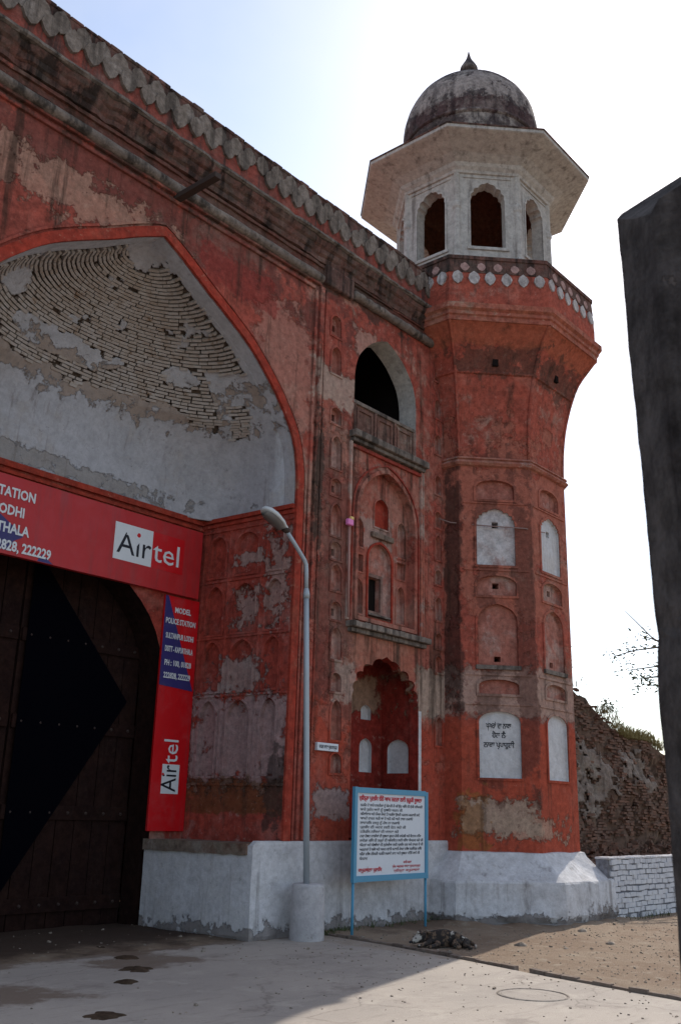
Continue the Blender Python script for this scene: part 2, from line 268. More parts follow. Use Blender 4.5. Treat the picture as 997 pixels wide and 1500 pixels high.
# ------------------------------------------------------------------ mesh helpers
class MB:
    def __init__(s): s.v = []; s.f = []
    def quad(s, a, b, c, d):
        i = len(s.v); s.v += [a, b, c, d]; s.f.append((i, i+1, i+2, i+3))
    def box(s, p0, p1, bev=0):
        x0, y0, z0 = p0; x1, y1, z1 = p1; i = len(s.v)
        s.v += [(x0, y0, z0), (x1, y0, z0), (x1, y1, z0), (x0, y1, z0), (x0, y0, z1), (x1, y0, z1), (x1, y1, z1), (x0, y1, z1)]
        s.f += [tuple(i+k for k in f) for f in ((0, 3, 2, 1), (4, 5, 6, 7), (0, 1, 5, 4), (1, 2, 6, 5), (2, 3, 7, 6), (3, 0, 4, 7))]
    def obox(s, c, ex, ey, ez):
        i = len(s.v); c = Vector(c)
        for sz in (-1, 1):
            for sx, sy in ((-1, -1), (1, -1), (1, 1), (-1, 1)): s.v.append(tuple(c+ex*sx+ey*sy+ez*sz))
        s.f += [tuple(i+k for k in f) for f in ((0, 3, 2, 1), (4, 5, 6, 7), (0, 1, 5, 4), (1, 2, 6, 5), (2, 3, 7, 6), (3, 0, 4, 7))]
    def tube(s, pts, r, n=10, caps=True):
        pts = [Vector(p) for p in pts]; rs = r if isinstance(r, (list, tuple)) else [r]*len(pts)
        base = len(s.v); prev = None
        for k, p in enumerate(pts):
            d = (pts[min(k+1, len(pts)-1)]-pts[max(k-1, 0)]).normalized()
            a = prev if prev is not None else (Vector((0, 0, 1)) if abs(d.z) < .9 else Vector((1, 0, 0)))
            x = (a-d*a.dot(d)).normalized(); y = d.cross(x); prev = x
            for j in range(n):
                t = 2*pi*j/n; s.v.append(tuple(p+(x*cos(t)+y*sin(t))*rs[k]))
        for k in range(len(pts)-1):
            for j in range(n):
                a = base+k*n+j; b = base+k*n+(j+1) % n; s.f.append((a, b, b+n, a+n))
        if caps:
            s.f.append(tuple(base+j for j in range(n))[::-1]); s.f.append(tuple(base+(len(pts)-1)*n+j for j in range(n)))
    def lathe(s, prof, c, n=32, ang0=0.0, close=False):
        """prof: list of (r,z); n sides"""
        b = len(s.v)
        for r, z in prof:
            for j in range(n):
                t = ang0+2*pi*j/n; s.v.append((c[0]+r*cos(t), c[1]+r*sin(t), z))
        for k in range(len(prof)-1):
            for j in range(n):
                a = b+k*n+j; d = b+k*n+(j+1) % n; s.f.append((a, d, d+n, a+n))
    def prism(s, poly, fr, d0, d1):
        """closed polygon (u,v) extruded along the frame normal from d0 to d1, capped at d1"""
        o, ex, ez, nn = fr; n = len(poly); b = len(s.v)
        for d in (d0, d1):
            for u, v in poly: s.v.append(tuple(o+ex*u+ez*v+nn*d))
        for j in range(n): s.f.append((b+j, b+(j+1) % n, b+n+(j+1) % n, b+n+j))
        for tri in tessellate_polygon([[Vector((u, v, 0)) for u, v in poly]]): s.f.append(tuple(b+n+k for k in tri))
    def sheet(s, outer, holes, fr, d=0.0, wall=0.0):
        """flat face with holes; 'wall' adds the reveals of the holes going back by that depth"""
        o, ex, ez, nn = fr; loops = [outer]+list(holes); b = len(s.v)
        for lp in loops:
            for u, v in lp: s.v.append(tuple(o+ex*u+ez*v+nn*d))
        for tri in tessellate_polygon([[Vector((u, v, 0)) for u, v in lp] for lp in loops]): s.f.append(tuple(b+k for k in tri))
        if wall:
            for lp in holes: s.reveal(lp, fr, d, d-wall)
    def reveal(s, lp, fr, d0, d1):
        o, ex, ez, nn = fr; n = len(lp); b = len(s.v)
        for d in (d0, d1):
            for u, v in lp: s.v.append(tuple(o+ex*u+ez*v+nn*d))
        for j in range(n): s.f.append((b+j, b+(j+1) % n, b+n+(j+1) % n, b+n+j))
    def ring(s, inner, outer, fr, d0, d1):
        """raised moulding between two loops of equal count"""
        o, ex, ez, nn = fr; n = len(inner); b = len(s.v)
        for lp, d in ((inner, d0), (inner, d1), (outer, d1), (outer, d0)):
            for u, v in lp: s.v.append(tuple(o+ex*u+ez*v+nn*d))
        for k in range(3):
            for j in range(n): s.f.append((b+k*n+j, b+k*n+(j+1) % n, b+(k+1)*n+(j+1) % n, b+(k+1)*n+j))

ORG = {}
def link(o, parent=None):
    COL.objects.link(o)
    if parent is not None: o.parent = parent; ORG[o.name] = ORG[parent.name]
    return o
def obj(name, mb, mat, parent=None, smooth=False, fix=True):
    """one mesh object; vertices are given in world space"""
    L = ORG[parent.name] if parent is not None else Vector((0, 0, 0))
    me = bpy.data.meshes.new(name)
    me.from_pydata([(v[0]-L[0], v[1]-L[1], v[2]-L[2]) for v in mb.v], [], mb.f)
    if fix:
        bm = bmesh.new(); bm.from_mesh(me); bmesh.ops.remove_doubles(bm, verts=bm.verts, dist=1e-5)
        bmesh.ops.recalc_face_normals(bm, faces=bm.faces); bm.to_mesh(me); bm.free()
    me.materials.append(M[mat] if isinstance(mat, str) else mat)
    if smooth:
        for p in me.polygons: p.use_smooth = True
    o = bpy.data.objects.new(name, me); link(o, parent)
    if parent is None: ORG[o.name] = Vector((0, 0, 0))
    return o
def tag(o, label=None, cat=None, group=None, kind=None):
    if label: o['label'] = label
    if cat: o['category'] = cat
    if group: o['group'] = group
    if kind: o['kind'] = kind
    return o
def thing(name, label, cat, loc, group=None):
    o = bpy.data.objects.new(name, None); COL.objects.link(o); o.location = loc; o.empty_display_size = .2
    ORG[o.name] = Vector(loc); return tag(o, label, cat, group)
def bevel(o, wd=0.01, seg=2, ang=35):
    m = o.modifiers.new('bevel', 'BEVEL'); m.width = wd; m.segments = seg; m.limit_method = 'ANGLE'; m.angle_limit = radians(ang); return o
def frame(o, n):
    n = Vector((n[0], n[1], 0)).normalized(); return (Vector(o), Vector((-n.y, n.x, 0)), Vector((0, 0, 1)), n)   # u runs to the right seen from outside

def smooth_pts(P, n=6):
    r = []
    for i in range(len(P)-1):
        p0 = P[max(i-1, 0)]; p1 = P[i]; p2 = P[i+1]; p3 = P[min(i+2, len(P)-1)]
        for k in range(n):
            t = k/n; r.append(tuple(.5*((2*p1[a])+(-p0[a]+p2[a])*t+(2*p0[a]-5*p1[a]+4*p2[a]-p3[a])*t*t+(-p0[a]+3*p1[a]-3*p2[a]+p3[a])*t**3) for a in (0, 1)))
    r.append(tuple(P[-1])); return r
def arch(u0, u1, v0, vs, vt, n=8, point=True):
    """pointed (or round) arch outline, counter-clockwise from the lower left"""
    c = (u0+u1)/2; h = (u1-u0)/2; R = []
    for k in range(n+1):
        t = k/n
        if point: x = h*(1-t)**.0 * cos(t*pi/2)**.8; y = (vt-vs)*(0.82*sin(t*pi/2)**.85+0.18*t**3)
        else: x = h*cos(t*pi/2); y = (vt-vs)*sin(t*pi/2)
        R.append((x, vs+y))
    return [(u0, v0), (u1, v0)]+[(c+x, y) for x, y in R]+[(c-x, y) for x, y in R[::-1][1:]]
def cusped(u0, u1, v0, vs, vt, lobes=4, n=5):
    """multifoil arch"""
    c = (u0+u1)/2; h = (u1-u0)/2; R = []
    for k in range(lobes*n+1):
        t = k/(lobes*n); b = abs(sin(t*lobes*pi))
        x = h*cos(t*pi/2)**.75; y = (vt-vs)*(0.8*sin(t*pi/2)**.8+.2*t**4)
        s = 0.90+0.10*b
        if t > .97: s = 1.0
        R.append((x*s, vs+y*s))
    R[0] = (h, vs)
    return [(u0, v0), (u1, v0)]+[(c+x, y) for x, y in R]+[(c-x, y) for x, y in R[::-1][1:]]
def rect(u0, u1, v0, v1): return [(u0, v0), (u1, v0), (u1, v1), (u0, v1)]
def grow(lp, d):
    """offset a loop outwards by d"""
    n = len(lp); A = sum(lp[i][0]*lp[(i+1) % n][1]-lp[(i+1) % n][0]*lp[i][1] for i in range(n)); sg = 1 if A > 0 else -1; R = []
    for i in range(n):
        p, q, r = lp[i-1], lp[i], lp[(i+1) % n]
        e1 = Vector((q[0]-p[0], q[1]-p[1])); e2 = Vector((r[0]-q[0], r[1]-q[1]))
        if e1.length < 1e-6 or e2.length < 1e-6: R.append(q); continue
        e1.normalize(); e2.normalize(); n1 = Vector((e1.y, -e1.x))*sg; n2 = Vector((e2.y, -e2.x))*sg
        m = n1+n2
        if m.length < .3: R.append((q[0]+n1.x*d, q[1]+n1.y*d)); continue
        m.normalize(); k = d/max(m.dot(n1), .5); R.append((q[0]+m.x*k, q[1]+m.y*k))
    return R
def recess(name, lp, fr, depth, mat, parent, back=None, holes=(), hole_depth=.3, d0=0.0):
    """niche: reveals plus back wall, optionally pierced by dark putlog holes"""
    b = MB(); b.reveal(lp, fr, d0, d0-depth); b.sheet(lp, holes, fr, d0-depth, hole_depth if holes else 0)
    o = obj(name, b, back or mat, parent)
    for h in holes:
        c = MB(); c.sheet(h, [], fr, d0-depth-hole_depth); obj('hole_end', c, 'black_hole', o)
    return o
def border(name, lp, wd, fr, proud, mat, parent, d=0.0):
    b = MB(); b.ring(lp, grow(lp, wd), fr, d-.005, d+proud); return obj(name, b, mat, parent)
def text(name, s, fr, u, v, size, mat, parent, d=0.004, ext=0.002, align='LEFT', sx=1.0, rot=0.0, fit=None, bold=0.0):
    cu_ = bpy.data.curves.new(name, 'FONT'); cu_.body = s; cu_.size = size; cu_.extrude = ext; cu_.align_x = align; cu_.resolution_u = 2; cu_.offset = bold
    t = bpy.data.objects.new(name, cu_); COL.objects.link(t)
    dg = bpy.context.evaluated_depsgraph_get(); me = bpy.data.meshes.new_from_object(t.evaluated_get(dg))
    bpy.data.objects.remove(t); bpy.data.curves.remove(cu_)
    if fit and len(me.vertices):
        xs = [q.co.x for q in me.vertices]; sx = fit/max(max(xs)-min(xs), 1e-3)
    o_, ex, ez, nn = fr; L = ORG[parent.name] if parent is not None else Vector((0, 0, 0)); c, s_ = cos(rot), sin(rot)
    for q in me.vertices:
        x, y, z = q.co.x*sx, q.co.y, q.co.z
        q.co = o_+ex*(u+x*c-y*s_)+ez*(v+x*s_+y*c)+nn*(d+z)-L
    me.materials.clear(); me.materials.append(M[mat]); me.name = name
    o = bpy.data.objects.new(name, me); return link(o, parent)
def inst(src, mat4, parent):
    """copy of a part sharing its mesh, placed by a world matrix"""
    c = src.copy(); COL.objects.link(c); c.parent = parent; ORG[c.name] = ORG[parent.name]
    m = mat4.copy(); m.translation -= ORG[parent.name]; c.matrix_local = m; return c
def basis(c, ex, ey, ez):
    return Matrix(((ex.x, ey.x, ez.x, c[0]), (ex.y, ey.y, ez.y, c[1]), (ex.z, ey.z, ez.z, c[2]), (0, 0, 0, 1)))
def fbm(x, y, z=0.0, o=4):
    return mnoise.fractal(Vector((x, y, z)), 1.0, 2.0, o)
def rough_block(seed, lx, ly, lz, j=.08):
    r = random.Random(seed); b = MB(); k = lambda: 1+r.uniform(-j, j)
    b.box((-lx/2, -ly/2, -lz/2), (lx/2, ly/2, lz/2)); b.v = [(x*k(), y*k(), z*k()) for x, y, z in b.v]; return b

# ================================================================== GATEWAY
YF, XC = 10.2, 7.65
YB = 12.19
FR = frame((0, YF, 0), (0, -1))
gate = thing('gateway', 'large red plastered gateway with a deep pointed arch and half-dome, left of the tower', 'gateway', (XC, YF, 0))
PROF = [(3.03, 1.3), (3.03, 6.37), (3.01, 7.0), (2.88, 7.5), (2.66, 7.85), (2.40, 8.17), (1.92, 8.62), (1.50, 8.90), (.87, 9.25), (.42, 9.52), (0.0, 9.74)]
side = [(3.03, 1.3)]+smooth_pts(PROF[1:], 5)
iwan = [(XC+x, z) for x, z in side]+[(XC-x, z) for x, z in side[::-1][1:]]
# --- holes of the facade
def lean(z): return 11.87-0.040*(z-1.36)
S1 = [(9.72, 10.12, 1), (9.0, 9.52, 0), (8.08, 8.38, 1), (7.28, 7.86, 0), (6.80, 7.10, 1), (6.10, 6.66, 0), (5.70, 6.00, 1), (5.18, 5.62, 0), (4.70, 5.0, 1), (4.06, 4.58, 0), (3.55, 3.85, 0), (2.80, 3.42, 0), (2.30, 2.6, 0)]
S2 = [(10.0, 10.35, 0), (9.2, 9.6, 0), (8.45, 8.85, 0), (7.62, 8.0, 0), (6.95, 7.27, 1), (6.32, 6.8, 0), (5.84, 6.12, 1), (5.16, 5.6, 0), (4.64, 4.92, 0), (4.2, 4.5, 0), (2.9, 3.4, 0)]
niches = []
for z0, z1, h in S1: niches.append((arch(lean(z0)-.13, lean(z0)+.13, z0, z0+(z1-z0)*.6, z1, 5), h, lean(z0)))
for z0, z1, h in S2: niches.append((arch(14.53, 14.74, z0, z0+(z1-z0)*.6, z1, 5), h, 14.63))
_w = smooth_pts([(.92, 9.0), (.905, 9.3), (.80, 9.62), (.52, 9.94), (.24, 10.12), (.0, 10.22)], 4)
WIN = [(12.08, 8.10), (13.92, 8.10)]+[(13.0+x, z) for x, z in _w]+[(13.0-x, z) for x, z in _w[::-1][1:]]
BLIND = arch(12.24, 13.86, 4.86, 6.62, 7.58, 9)
CUSP = cusped(12.2, 14.02, 1.31, 3.55, 4.28, 4, 5)
outer = [(1.6, 1.3), (XC-3.03, 1.3)]+iwan[::-1][1:-1]+[(XC+3.03, 1.3), (14.86, 1.3), (14.86, 11.0), (1.6, 11.0)]
LN = [arch(2*XC-n[2]-.13, 2*XC-n[2]+.13, z0, z0+(z1-z0)*.6, z1, 5) for n, (z0, z1, h) in zip(niches[:13], S1)]
b = MB(); b.sheet(outer, [n[0] for n in niches]+LN+[WIN, BLIND, CUSP], FR)
b.quad((1.6, YF, 1.3), (1.6, YF+3, 1.3), (1.6, YF+3, 12.2), (1.6, YF, 12.2))
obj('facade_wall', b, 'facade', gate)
for lp, h, cx_ in niches:
    z0 = lp[0][1]; zt = max(p[1] for p in lp)
    hl = [rect(cx_-.05, cx_+.06, (z0+zt)/2-.07, (z0+zt)/2+.05)] if h else []
    recess('niche', lp, FR, .085, 'facade', gate, 'niche_back', hl)
    border('niche_frame', lp, .035, FR, .018, 'facade', gate)
for lp in LN: recess('niche', lp, FR, .085, 'facade', gate)
m = MB()                                          # the body of the building behind the front
m.quad((1.6, 16, 0), (15, 16, 0), (15, 16, 12.1), (1.6, 16, 12.1)); m.quad((1.6, YF+.3, 12.05), (15, YF+.3, 12.05), (15, 16, 12.05), (1.6, 16, 12.05))
m.quad((15, YF, -.1), (15, 16, -.1), (15, 16, 12.1), (15, YF, 12.1)); m.quad((1.59, YF+3, 0), (1.59, 16, 0), (1.59, 16, 12.1), (1.59, YF+3, 12.1)); m.quad((1.59, YF, 0), (1.59, YF+3.1, 0), (1.59, YF+3.1, 1.4), (1.59, YF, 1.4))
obj('building_body', m, 'recess_red', gate)
def boxes(name, lst, mat, parent, bv=.012):
    for p0, p1 in lst:
        m = MB(); m.box(p0, p1); bevel(obj(name, m, mat, parent), bv)
# --- arch band and frame mouldings
def openband(pr, d0, d1, off, wd):
    """moulding that follows the arch from plinth to plinth"""
    full = [(XC+x, z) for x, z in side]+[(XC-x, z) for x, z in side[::-1][1:]]
    n = len(full); inn = []; ou = []
    for i in range(n):
        p = Vector(full[max(i-1, 0)]); q = Vector(full[min(i+1, n-1)]); e = (q-p).normalized(); nr = Vector((e.y, -e.x))
        c = Vector(full[i]); a_ = c+nr*off; b_ = c+nr*(off+wd)
        if full[i][0] > XC+.001: a_.x = max(a_.x, XC); b_.x = max(b_.x, XC)
        elif full[i][0] < XC-.001: a_.x = min(a_.x, XC); b_.x = min(b_.x, XC)
        inn.append(tuple(a_)); ou.append(tuple(b_))
    m = MB(); bb = 0
    for lp, d in ((inn, d0), (inn, d1), (ou, d1), (ou, d0)): m.v += [tuple(FR[0]+FR[1]*u+FR[2]*v+FR[3]*d) for u, v in lp]
    for k in range(3):
        for j in range(n-1): m.f.append((k*n+j, k*n+j+1, (k+1)*n+j+1, (k+1)*n+j))
    return m
obj('arch_band', openband(side, -.02, .045, 0.0, .15), 'band_red', gate)
obj('arch_bead', openband(side, -.01, .03, .19, .035), 'facade', gate)
for sx in (1, -1):
    for x0, x1, pr, zt in ((3.30, 3.36, .04, 10.378), (3.42, 3.52, .055, 10.498), (3.575, 3.60, .03, 10.5)):
        xa, xb = sorted((XC+sx*x0, XC+sx*x1)); boxes('frame_moulding', [((xa, YF-pr, 1.315), (xb, YF+.03, zt))], 'facade', gate)
boxes('frame_moulding', [((XC-3.3, YF-.043, 10.38), (XC+3.3, YF+.03, 10.44)), ((XC-3.42, YF-.06, 10.50), (XC+3.42, YF+.03, 10.56))], 'facade', gate)
# bay mouldings
M['bay_moulding'] = wall_mat('bay_moulding_plaster', (.36, .12, .08), (.28, .08, .06), CREAM, DARK, .53, .62)
boxes('bay_moulding', [((xa, YF-pr, 4.75), (xb, YF+.03, 7.90)) for xa, xb, pr in ((11.975, 12.03, .05), (14.04, 14.09, .05), (14.115, 14.16, .035))], 'bay_moulding', gate)
m = MB(); m.box((12.03, YF-.05, 7.80), (14.04, YF+.03, 7.86)); bevel(obj('bay_moulding', m, 'recess_red', gate), .012)
# --- cornices (x ranges broken round the pilaster)
def run(name, x0, x1, prof, mat, jit=.014, seed=0.0, n=None):
    """a moulding run along the wall with a worn, uneven profile (list of (projection, z))"""
    n = n or int((x1-x0)*11); m = MB(); q = len(prof)
    for k in range(n+1):
        x = x0+(x1-x0)*k/n; chip = max(0, fbm(x*2.7+seed, seed*2+1)-.22)*.10
        for i, (pr, z) in enumerate(prof):
            e = jit*fbm(x*3.1+seed, i*1.7+seed, 4)+.5*jit*fbm(x*11, i*2.3, seed)
            m.v.append((x, YF-max(pr+e-(chip if .02 < pr else 0), -.03) if pr > -.02 else YF+.05, z+.6*jit*fbm(x*2.1+seed, i*1.1, 9)))
    for k in range(n):
        for i in range(q-1): a = k*q+i; m.f.append((a, a+q, a+q+1, a+1))
    m.f.append(tuple(range(q))); m.f.append(tuple(n*q+i for i in range(q))[::-1])
    return obj(name, m, mat, gate, False, True)
def torus(name, x0, x1, z, r, mat):
    m = MB(); n = 26; m.tube([(x0+(x1-x0)*k/n, YF-.05+.012*fbm(k*.7, z), z+.012*fbm(k*.9, 3.1+z)) for k in range(n+1)], [r*(1+.12*fbm(k*1.3, 7+z)) for k in range(n+1)], 10); return obj(name, m, mat, gate, True)
torus('cornice_roll', 1.6, 11.07, 10.62, .085, 'stone'); torus('cornice_roll', 11.95, 14.75, 10.72, .085, 'stone')
run('cornice_step', 1.6, 11.12, [(-.1, 10.74), (.03, 10.745), (.035, 10.80), (.012, 10.81), (.012, 10.87), (.05, 10.875), (.05, 10.93), (-.1, 10.935)], 'facade', .012, 1.0)
run('cornice_step', 11.93, 14.8, [(-.1, 10.84), (.03, 10.845), (.03, 10.89), (.012, 10.90), (.012, 10.93), (.05, 10.935), (.05, 10.962), (-.1, 10.966)], 'facade', .010, 4.0)
m = MB(); m.box((11.16, YF-.10, 10.58), (11.90, YF+.03, 10.965)); bevel(obj('pilaster_cap', m, 'stone_dark', gate), .03)
run('upper_cornice', 1.6, 14.95, [(-.1, 10.97), (.06, 10.975), (.075, 11.05), (.06, 11.065), (.10, 11.10), (.125, 11.17), (.115, 11.185), (.16, 11.22), (.20, 11.30), (-.1, 11.305)], 'stone_dark', .022, 7.0)
run('cornice_ledge', 1.6, 15.0, [(-.1, 11.31), (.21, 11.312), (.245, 11.335), (.24, 11.385), (.15, 11.40), (-.1, 11.402)], 'stone', .016, 9.0)
# --- parapet
YP = YF-.14
m = MB(); nx = 60
m.box((1.6, YP, 11.39), (15.0, YF+.35, 12.10)); obj('parapet', m, 'parapet', gate)
m = MB()
for k in range(nx):
    xa = 1.6+13.4*k/nx; xb = 1.6+13.4*(k+1)/nx; dz = .03*fbm(k*.45, 2.2); 
    m.box((xa, YP-.03+.008*fbm(k*.9, 5), 12.102), (xb, YF+.38, 12.17+dz))
bevel(obj('parapet_coping', m, 'stone_dark', gate), .02)
def merlon_poly(w_, h_):
    return [(0, -h_/2), (w_*.30, -h_*.34), (w_*.5, -h_*.02), (w_*.36, h_*.28), (0, h_/2), (-w_*.36, h_*.28), (-w_*.5, -h_*.02), (-w_*.30, -h_*.34)]
def merlon_mesh(name, w_, h_, t, mat, seed):
    m = MB(); r = random.Random(seed); p = [(u*(1+r.uniform(-.06, .06)), v*(1+r.uniform(-.06, .06))) for u, v in merlon_poly(w_, h_)]
    m.prism(p, (Vector((0, 0, 0)), Vector((1, 0, 0)), Vector((0, 0, 1)), Vector((0, -1, 0))), 0, t); 
    me = bpy.data.meshes.new(name); me.from_pydata(m.v, [], m.f); me.materials.append(M[mat]); return me
def relief_row(name, meshes, parent, fr, us, z, jit=.02, seed=1, drop=.0):
    r = random.Random(seed); o_, ex, ez, nn = fr
    for u in us:
        if r.random() < drop: continue
        me = r.choice(meshes); o = bpy.data.objects.new(name, me); link(o, parent)
        a = r.uniform(-.05, .05); e1 = ex*cos(a)+ez*sin(a); e3 = ez*cos(a)-ex*sin(a); s = 1+r.uniform(-.06, .06)
        p = o_+ex*(u+r.uniform(-jit, jit))+ez*(z+r.uniform(-jit, jit)*.6)+nn*r.uniform(-.012, .004)
        o.matrix_local = basis(p-ORG[parent.name], e1*s, -nn, e3*s)
PM = [merlon_mesh('merlon', .285, .37, .055, 'merlon', k) for k in range(6)]; PM2 = [merlon_mesh('merlon_tip', .30, .36, .04, 'merlon', 9+k) for k in range(5)]
m = MB(); m.box((1.6, YP-.014, 11.86), (15.0, YF+.3, 12.101)); obj('parapet_band', m, 'stone_dark', gate)
FRP = frame((0, YP, 0), (0, -1))
us = [3.4+.325*k for k in range(36)]
relief_row('merlon', PM, gate, FRP, us, 11.765, .03, 3, .03)
relief_row('merlon_tip', PM2, gate, FRP, [u+.163 for u in us[:-1]], 11.93, .025, 4, .08)
# --- balcony window
b = MB(); b.reveal(WIN, FR, 0, -.40); obj('window_reveal', b, 'chhatri', gate)
b = MB(); WI = arch(12.08, 13.92, 8.10, 9.22, 10.14, 9)
b.box((11.9, YF+.40, 7.9), (11.95, YF+2.6, 10.6)); b.box((14.05, YF+.40, 7.9), (14.1, YF+2.6, 10.6)); b.box((11.9, YF+2.6, 7.9), (14.1, YF+2.65, 10.6)); b.box((11.9, YF+.4, 10.6), (14.1, YF+2.6, 10.65)); b.box((11.9, YF+.4, 7.85), (14.1, YF+2.6, 7.9))
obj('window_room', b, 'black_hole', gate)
m = MB(); m.box((11.97, YF-.16, 7.97), (14.16, YF+.1, 8.10)); m.box((12.0, YF-.09, 7.90), (14.13, YF+.05, 7.97)); bevel(obj('balcony_sill', m, 'stone', gate), .02)
bal = MB(); bal.box((12.083, YF+.04, 8.10), (13.917, YF+.10, 8.70)); M['rail_stone'] = wall_mat('rail_stone', (.20, .10, .075), (.14, .08, .065), (.32, .25, .2), (.035, .028, .024), .55, .55, streak_amt=.8)
bal = obj('balcony_railing', bal, 'rail_stone', gate)
m = MB(); m.box((12.083, YF+.0, 8.66), (13.917, YF+.13, 8.73)); bevel(obj('rail_cap', m, 'stone', bal), .012)
for k in range(4):
    x = 12.10+k*.585; m = MB(); m.box((x, YF+.005, 8.10), (x+.06, YF+.045, 8.66)); bevel(obj('rail_post', m, 'rail_stone', bal), .008)
for k in range(3):
    x = 12.19+k*.585; m = MB(); m.ring(rect(x+.05, x+.40, 8.2, 8.56), rect(x, x+.45, 8.15, 8.61), FR, -.045, -.015); obj('panel_frame', m, 'rail_stone', bal)
# --- blind arch with its small niches
BL = grow(BLIND, 0)
inner = [rect(12.70, 13.34, 4.95, 6.18)]
N1 = arch(12.70, 13.36, 4.92, 5.95, 6.28, 6)
SM = [arch(12.33, 12.56, 4.95, 5.36, 5.55, 5), rect(12.33, 12.56, 5.68, 5.98), arch(12.33, 12.56, 6.12, 6.45, 6.62, 5),
      arch(13.52, 13.76, 4.95, 5.42, 5.62, 5), rect(13.52, 13.76, 5.76, 6.06), arch(13.52, 13.76, 6.16, 6.62, 6.82, 5),
      arch(12.86, 13.26, 6.58, 6.92, 7.12, 6)]
b = MB(); b.reveal(BLIND, FR, 0, -.13); b.sheet(BLIND, SM+[N1], FR, -.13); obj('blind_arch', b, 'facade', gate)
for k, lp in enumerate(SM): recess('blind_niche', lp, FR, .08, 'recess_red', gate, 'band_red' if k in (6,) else 'niche_back', d0=-.13); border('niche_frame', lp, .03, FR, .015, 'facade', gate, -.13)
SW = rect(12.78, 13.12, 5.06, 5.66)
recess('window_niche', N1, FR, .07, 'facade', gate, 'niche_back', [SW], .09, -.13); border('niche_frame', N1, .04, FR, .025, 'band_red', gate, -.13)
m = MB(); m.ring(SW, grow(SW, .06), FR, -.205, -.165); obj('small_window_frame', m, wall_mat('window_frame_wood', (.26, .16, .13), (.2, .12, .1), (.34, .25, .2), DARK), gate)
m = MB(); m.box((12.72, YF+.10, 4.97), (13.34, YF+.195, 5.0)); obj('small_window_sill', m, 'stone', gate)
m = MB(); m.box((12.86-.1, YF+.06, 6.36), (13.36, YF+.125, 6.46)); bevel(obj('niche_ledge', m, 'dirt_ledge', gate), .015)
m = MB(); m.prism([(13.05, 7.70), (13.17, 7.80), (13.05, 7.795), (12.93, 7.80)], FR, -.01, .012)
border('blind_arch_band', BLIND, .07, FR, .04, 'facade', gate); border('blind_arch_bead', grow(BLIND, .13), .03, FR, .025, 'recess_red', gate)
m = MB()
for k in range(14):
    xa = 12.0+2.2*k/14; xb = xa+2.2/14; m.box((xa, YF-.17+.012*fbm(k*.8, 1), 4.635+.01*fbm(k*.7, 4)), (xb, YF+.05, 4.735+.012*fbm(k*.7, 9)))
m.box((12.05, YF-.09, 4.56), (14.16, YF+.02, 4.635)); bevel(obj('bay_ledge', m, 'stone', gate), .015)
# --- cusped niche (a recess with white painted blind windows)
YN = 11.04
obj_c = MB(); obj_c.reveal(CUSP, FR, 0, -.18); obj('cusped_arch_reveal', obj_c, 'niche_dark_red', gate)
FB = frame((0, YN, 0), (0, -1)); FRR = frame((14.06, 0, 0), (-1, 0))
BK = [arch(12.5, 12.72, 2.40, 2.82, 2.98, 5), arch(12.96, 13.20, 2.40, 2.82, 2.98, 5), arch(13.44, 13.78, 2.40, 2.82, 2.98, 5)]
RT = [arch(-10.90, -10.44, 2.40, 2.80, 2.98, 6)]
BKU = [arch(12.96, 13.20, 3.30, 3.45, 3.56, 5), arch(13.46, 13.74, 3.30, 3.45, 3.56, 5)]
b = MB(); b.sheet(rect(12.16, 14.06, 1.31, 4.6), BK+BKU, FB); b.sheet(rect(-YN, -YF-.18, 1.31, 4.6), RT, FRR)
FL = frame((12.16, 0, 0), (1, 0)); b.sheet(rect(YF+.18, YN, 1.31, 4.6), [], FL)
b.quad((12.16, YF+.18, 4.6), (14.06, YF+.18, 4.6), (14.06, YN, 4.6), (12.16, YN, 4.6))
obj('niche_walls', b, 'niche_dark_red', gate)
for lp in BK+BKU: recess('white_blind_window', lp, FB, .07, 'panel_white', gate)
for lp in RT: recess('white_blind_window', lp, FRR, .07, 'panel_white', gate)
m = MB(); m.box((14.03, YF-.006, 1.45), (14.105, YF+.17, 3.45)); obj('niche_jamb_paint', m, 'panel_white', gate)
# --- plinth
for xa, xb, xi, sg_ in ((10.07, 15.2, 9.86, 1), (5.23, 1.6, 5.44, -1)):
    m = MB(); n = 60; lo, hi = sorted((xa, xb))
    prof = [(.03, -.1), (.055, .06), (.05, .3), (.048, .7), (.05, 1.25), (.042, 1.295), (.0, 1.302), (-.03, 1.302)]
    xs = [xa+(xb-xa)*k/n for k in range(n+1)]; pth = [(xi+(xa-xi)*k/12, YB+.05+(YF-.05-YB-.05)*k/12, 1) for k in range(12)]+[(x, 0, 0) for x in xs]
    for (x, y, sd_) in pth:
        for pr, z in prof:
            e = .010*fbm(x*1.6, y+z*1.4, 3)+(.03*fbm(x*4+y*4, z*6, 8) if z < .2 else 0)
            if sd_: m.v.append((x-sg_*(e+(.004 if z < .2 else 0)-(0 if pr > 0.03 else .05)), y, min(z, 1.235)))
            else: m.v.append((x, YF-pr-e if pr > 0 else YF+.03, z if x*sg_ > (xa+.03*sg_)*sg_ else min(z, 1.24)))
    q = len(prof)
    for k in range(len(pth)-1):
        for i in range(q-1): a = k*q+i; m.f.append((a, a+q, a+q+1, a+1))
    obj('plinth', m, 'white', gate)
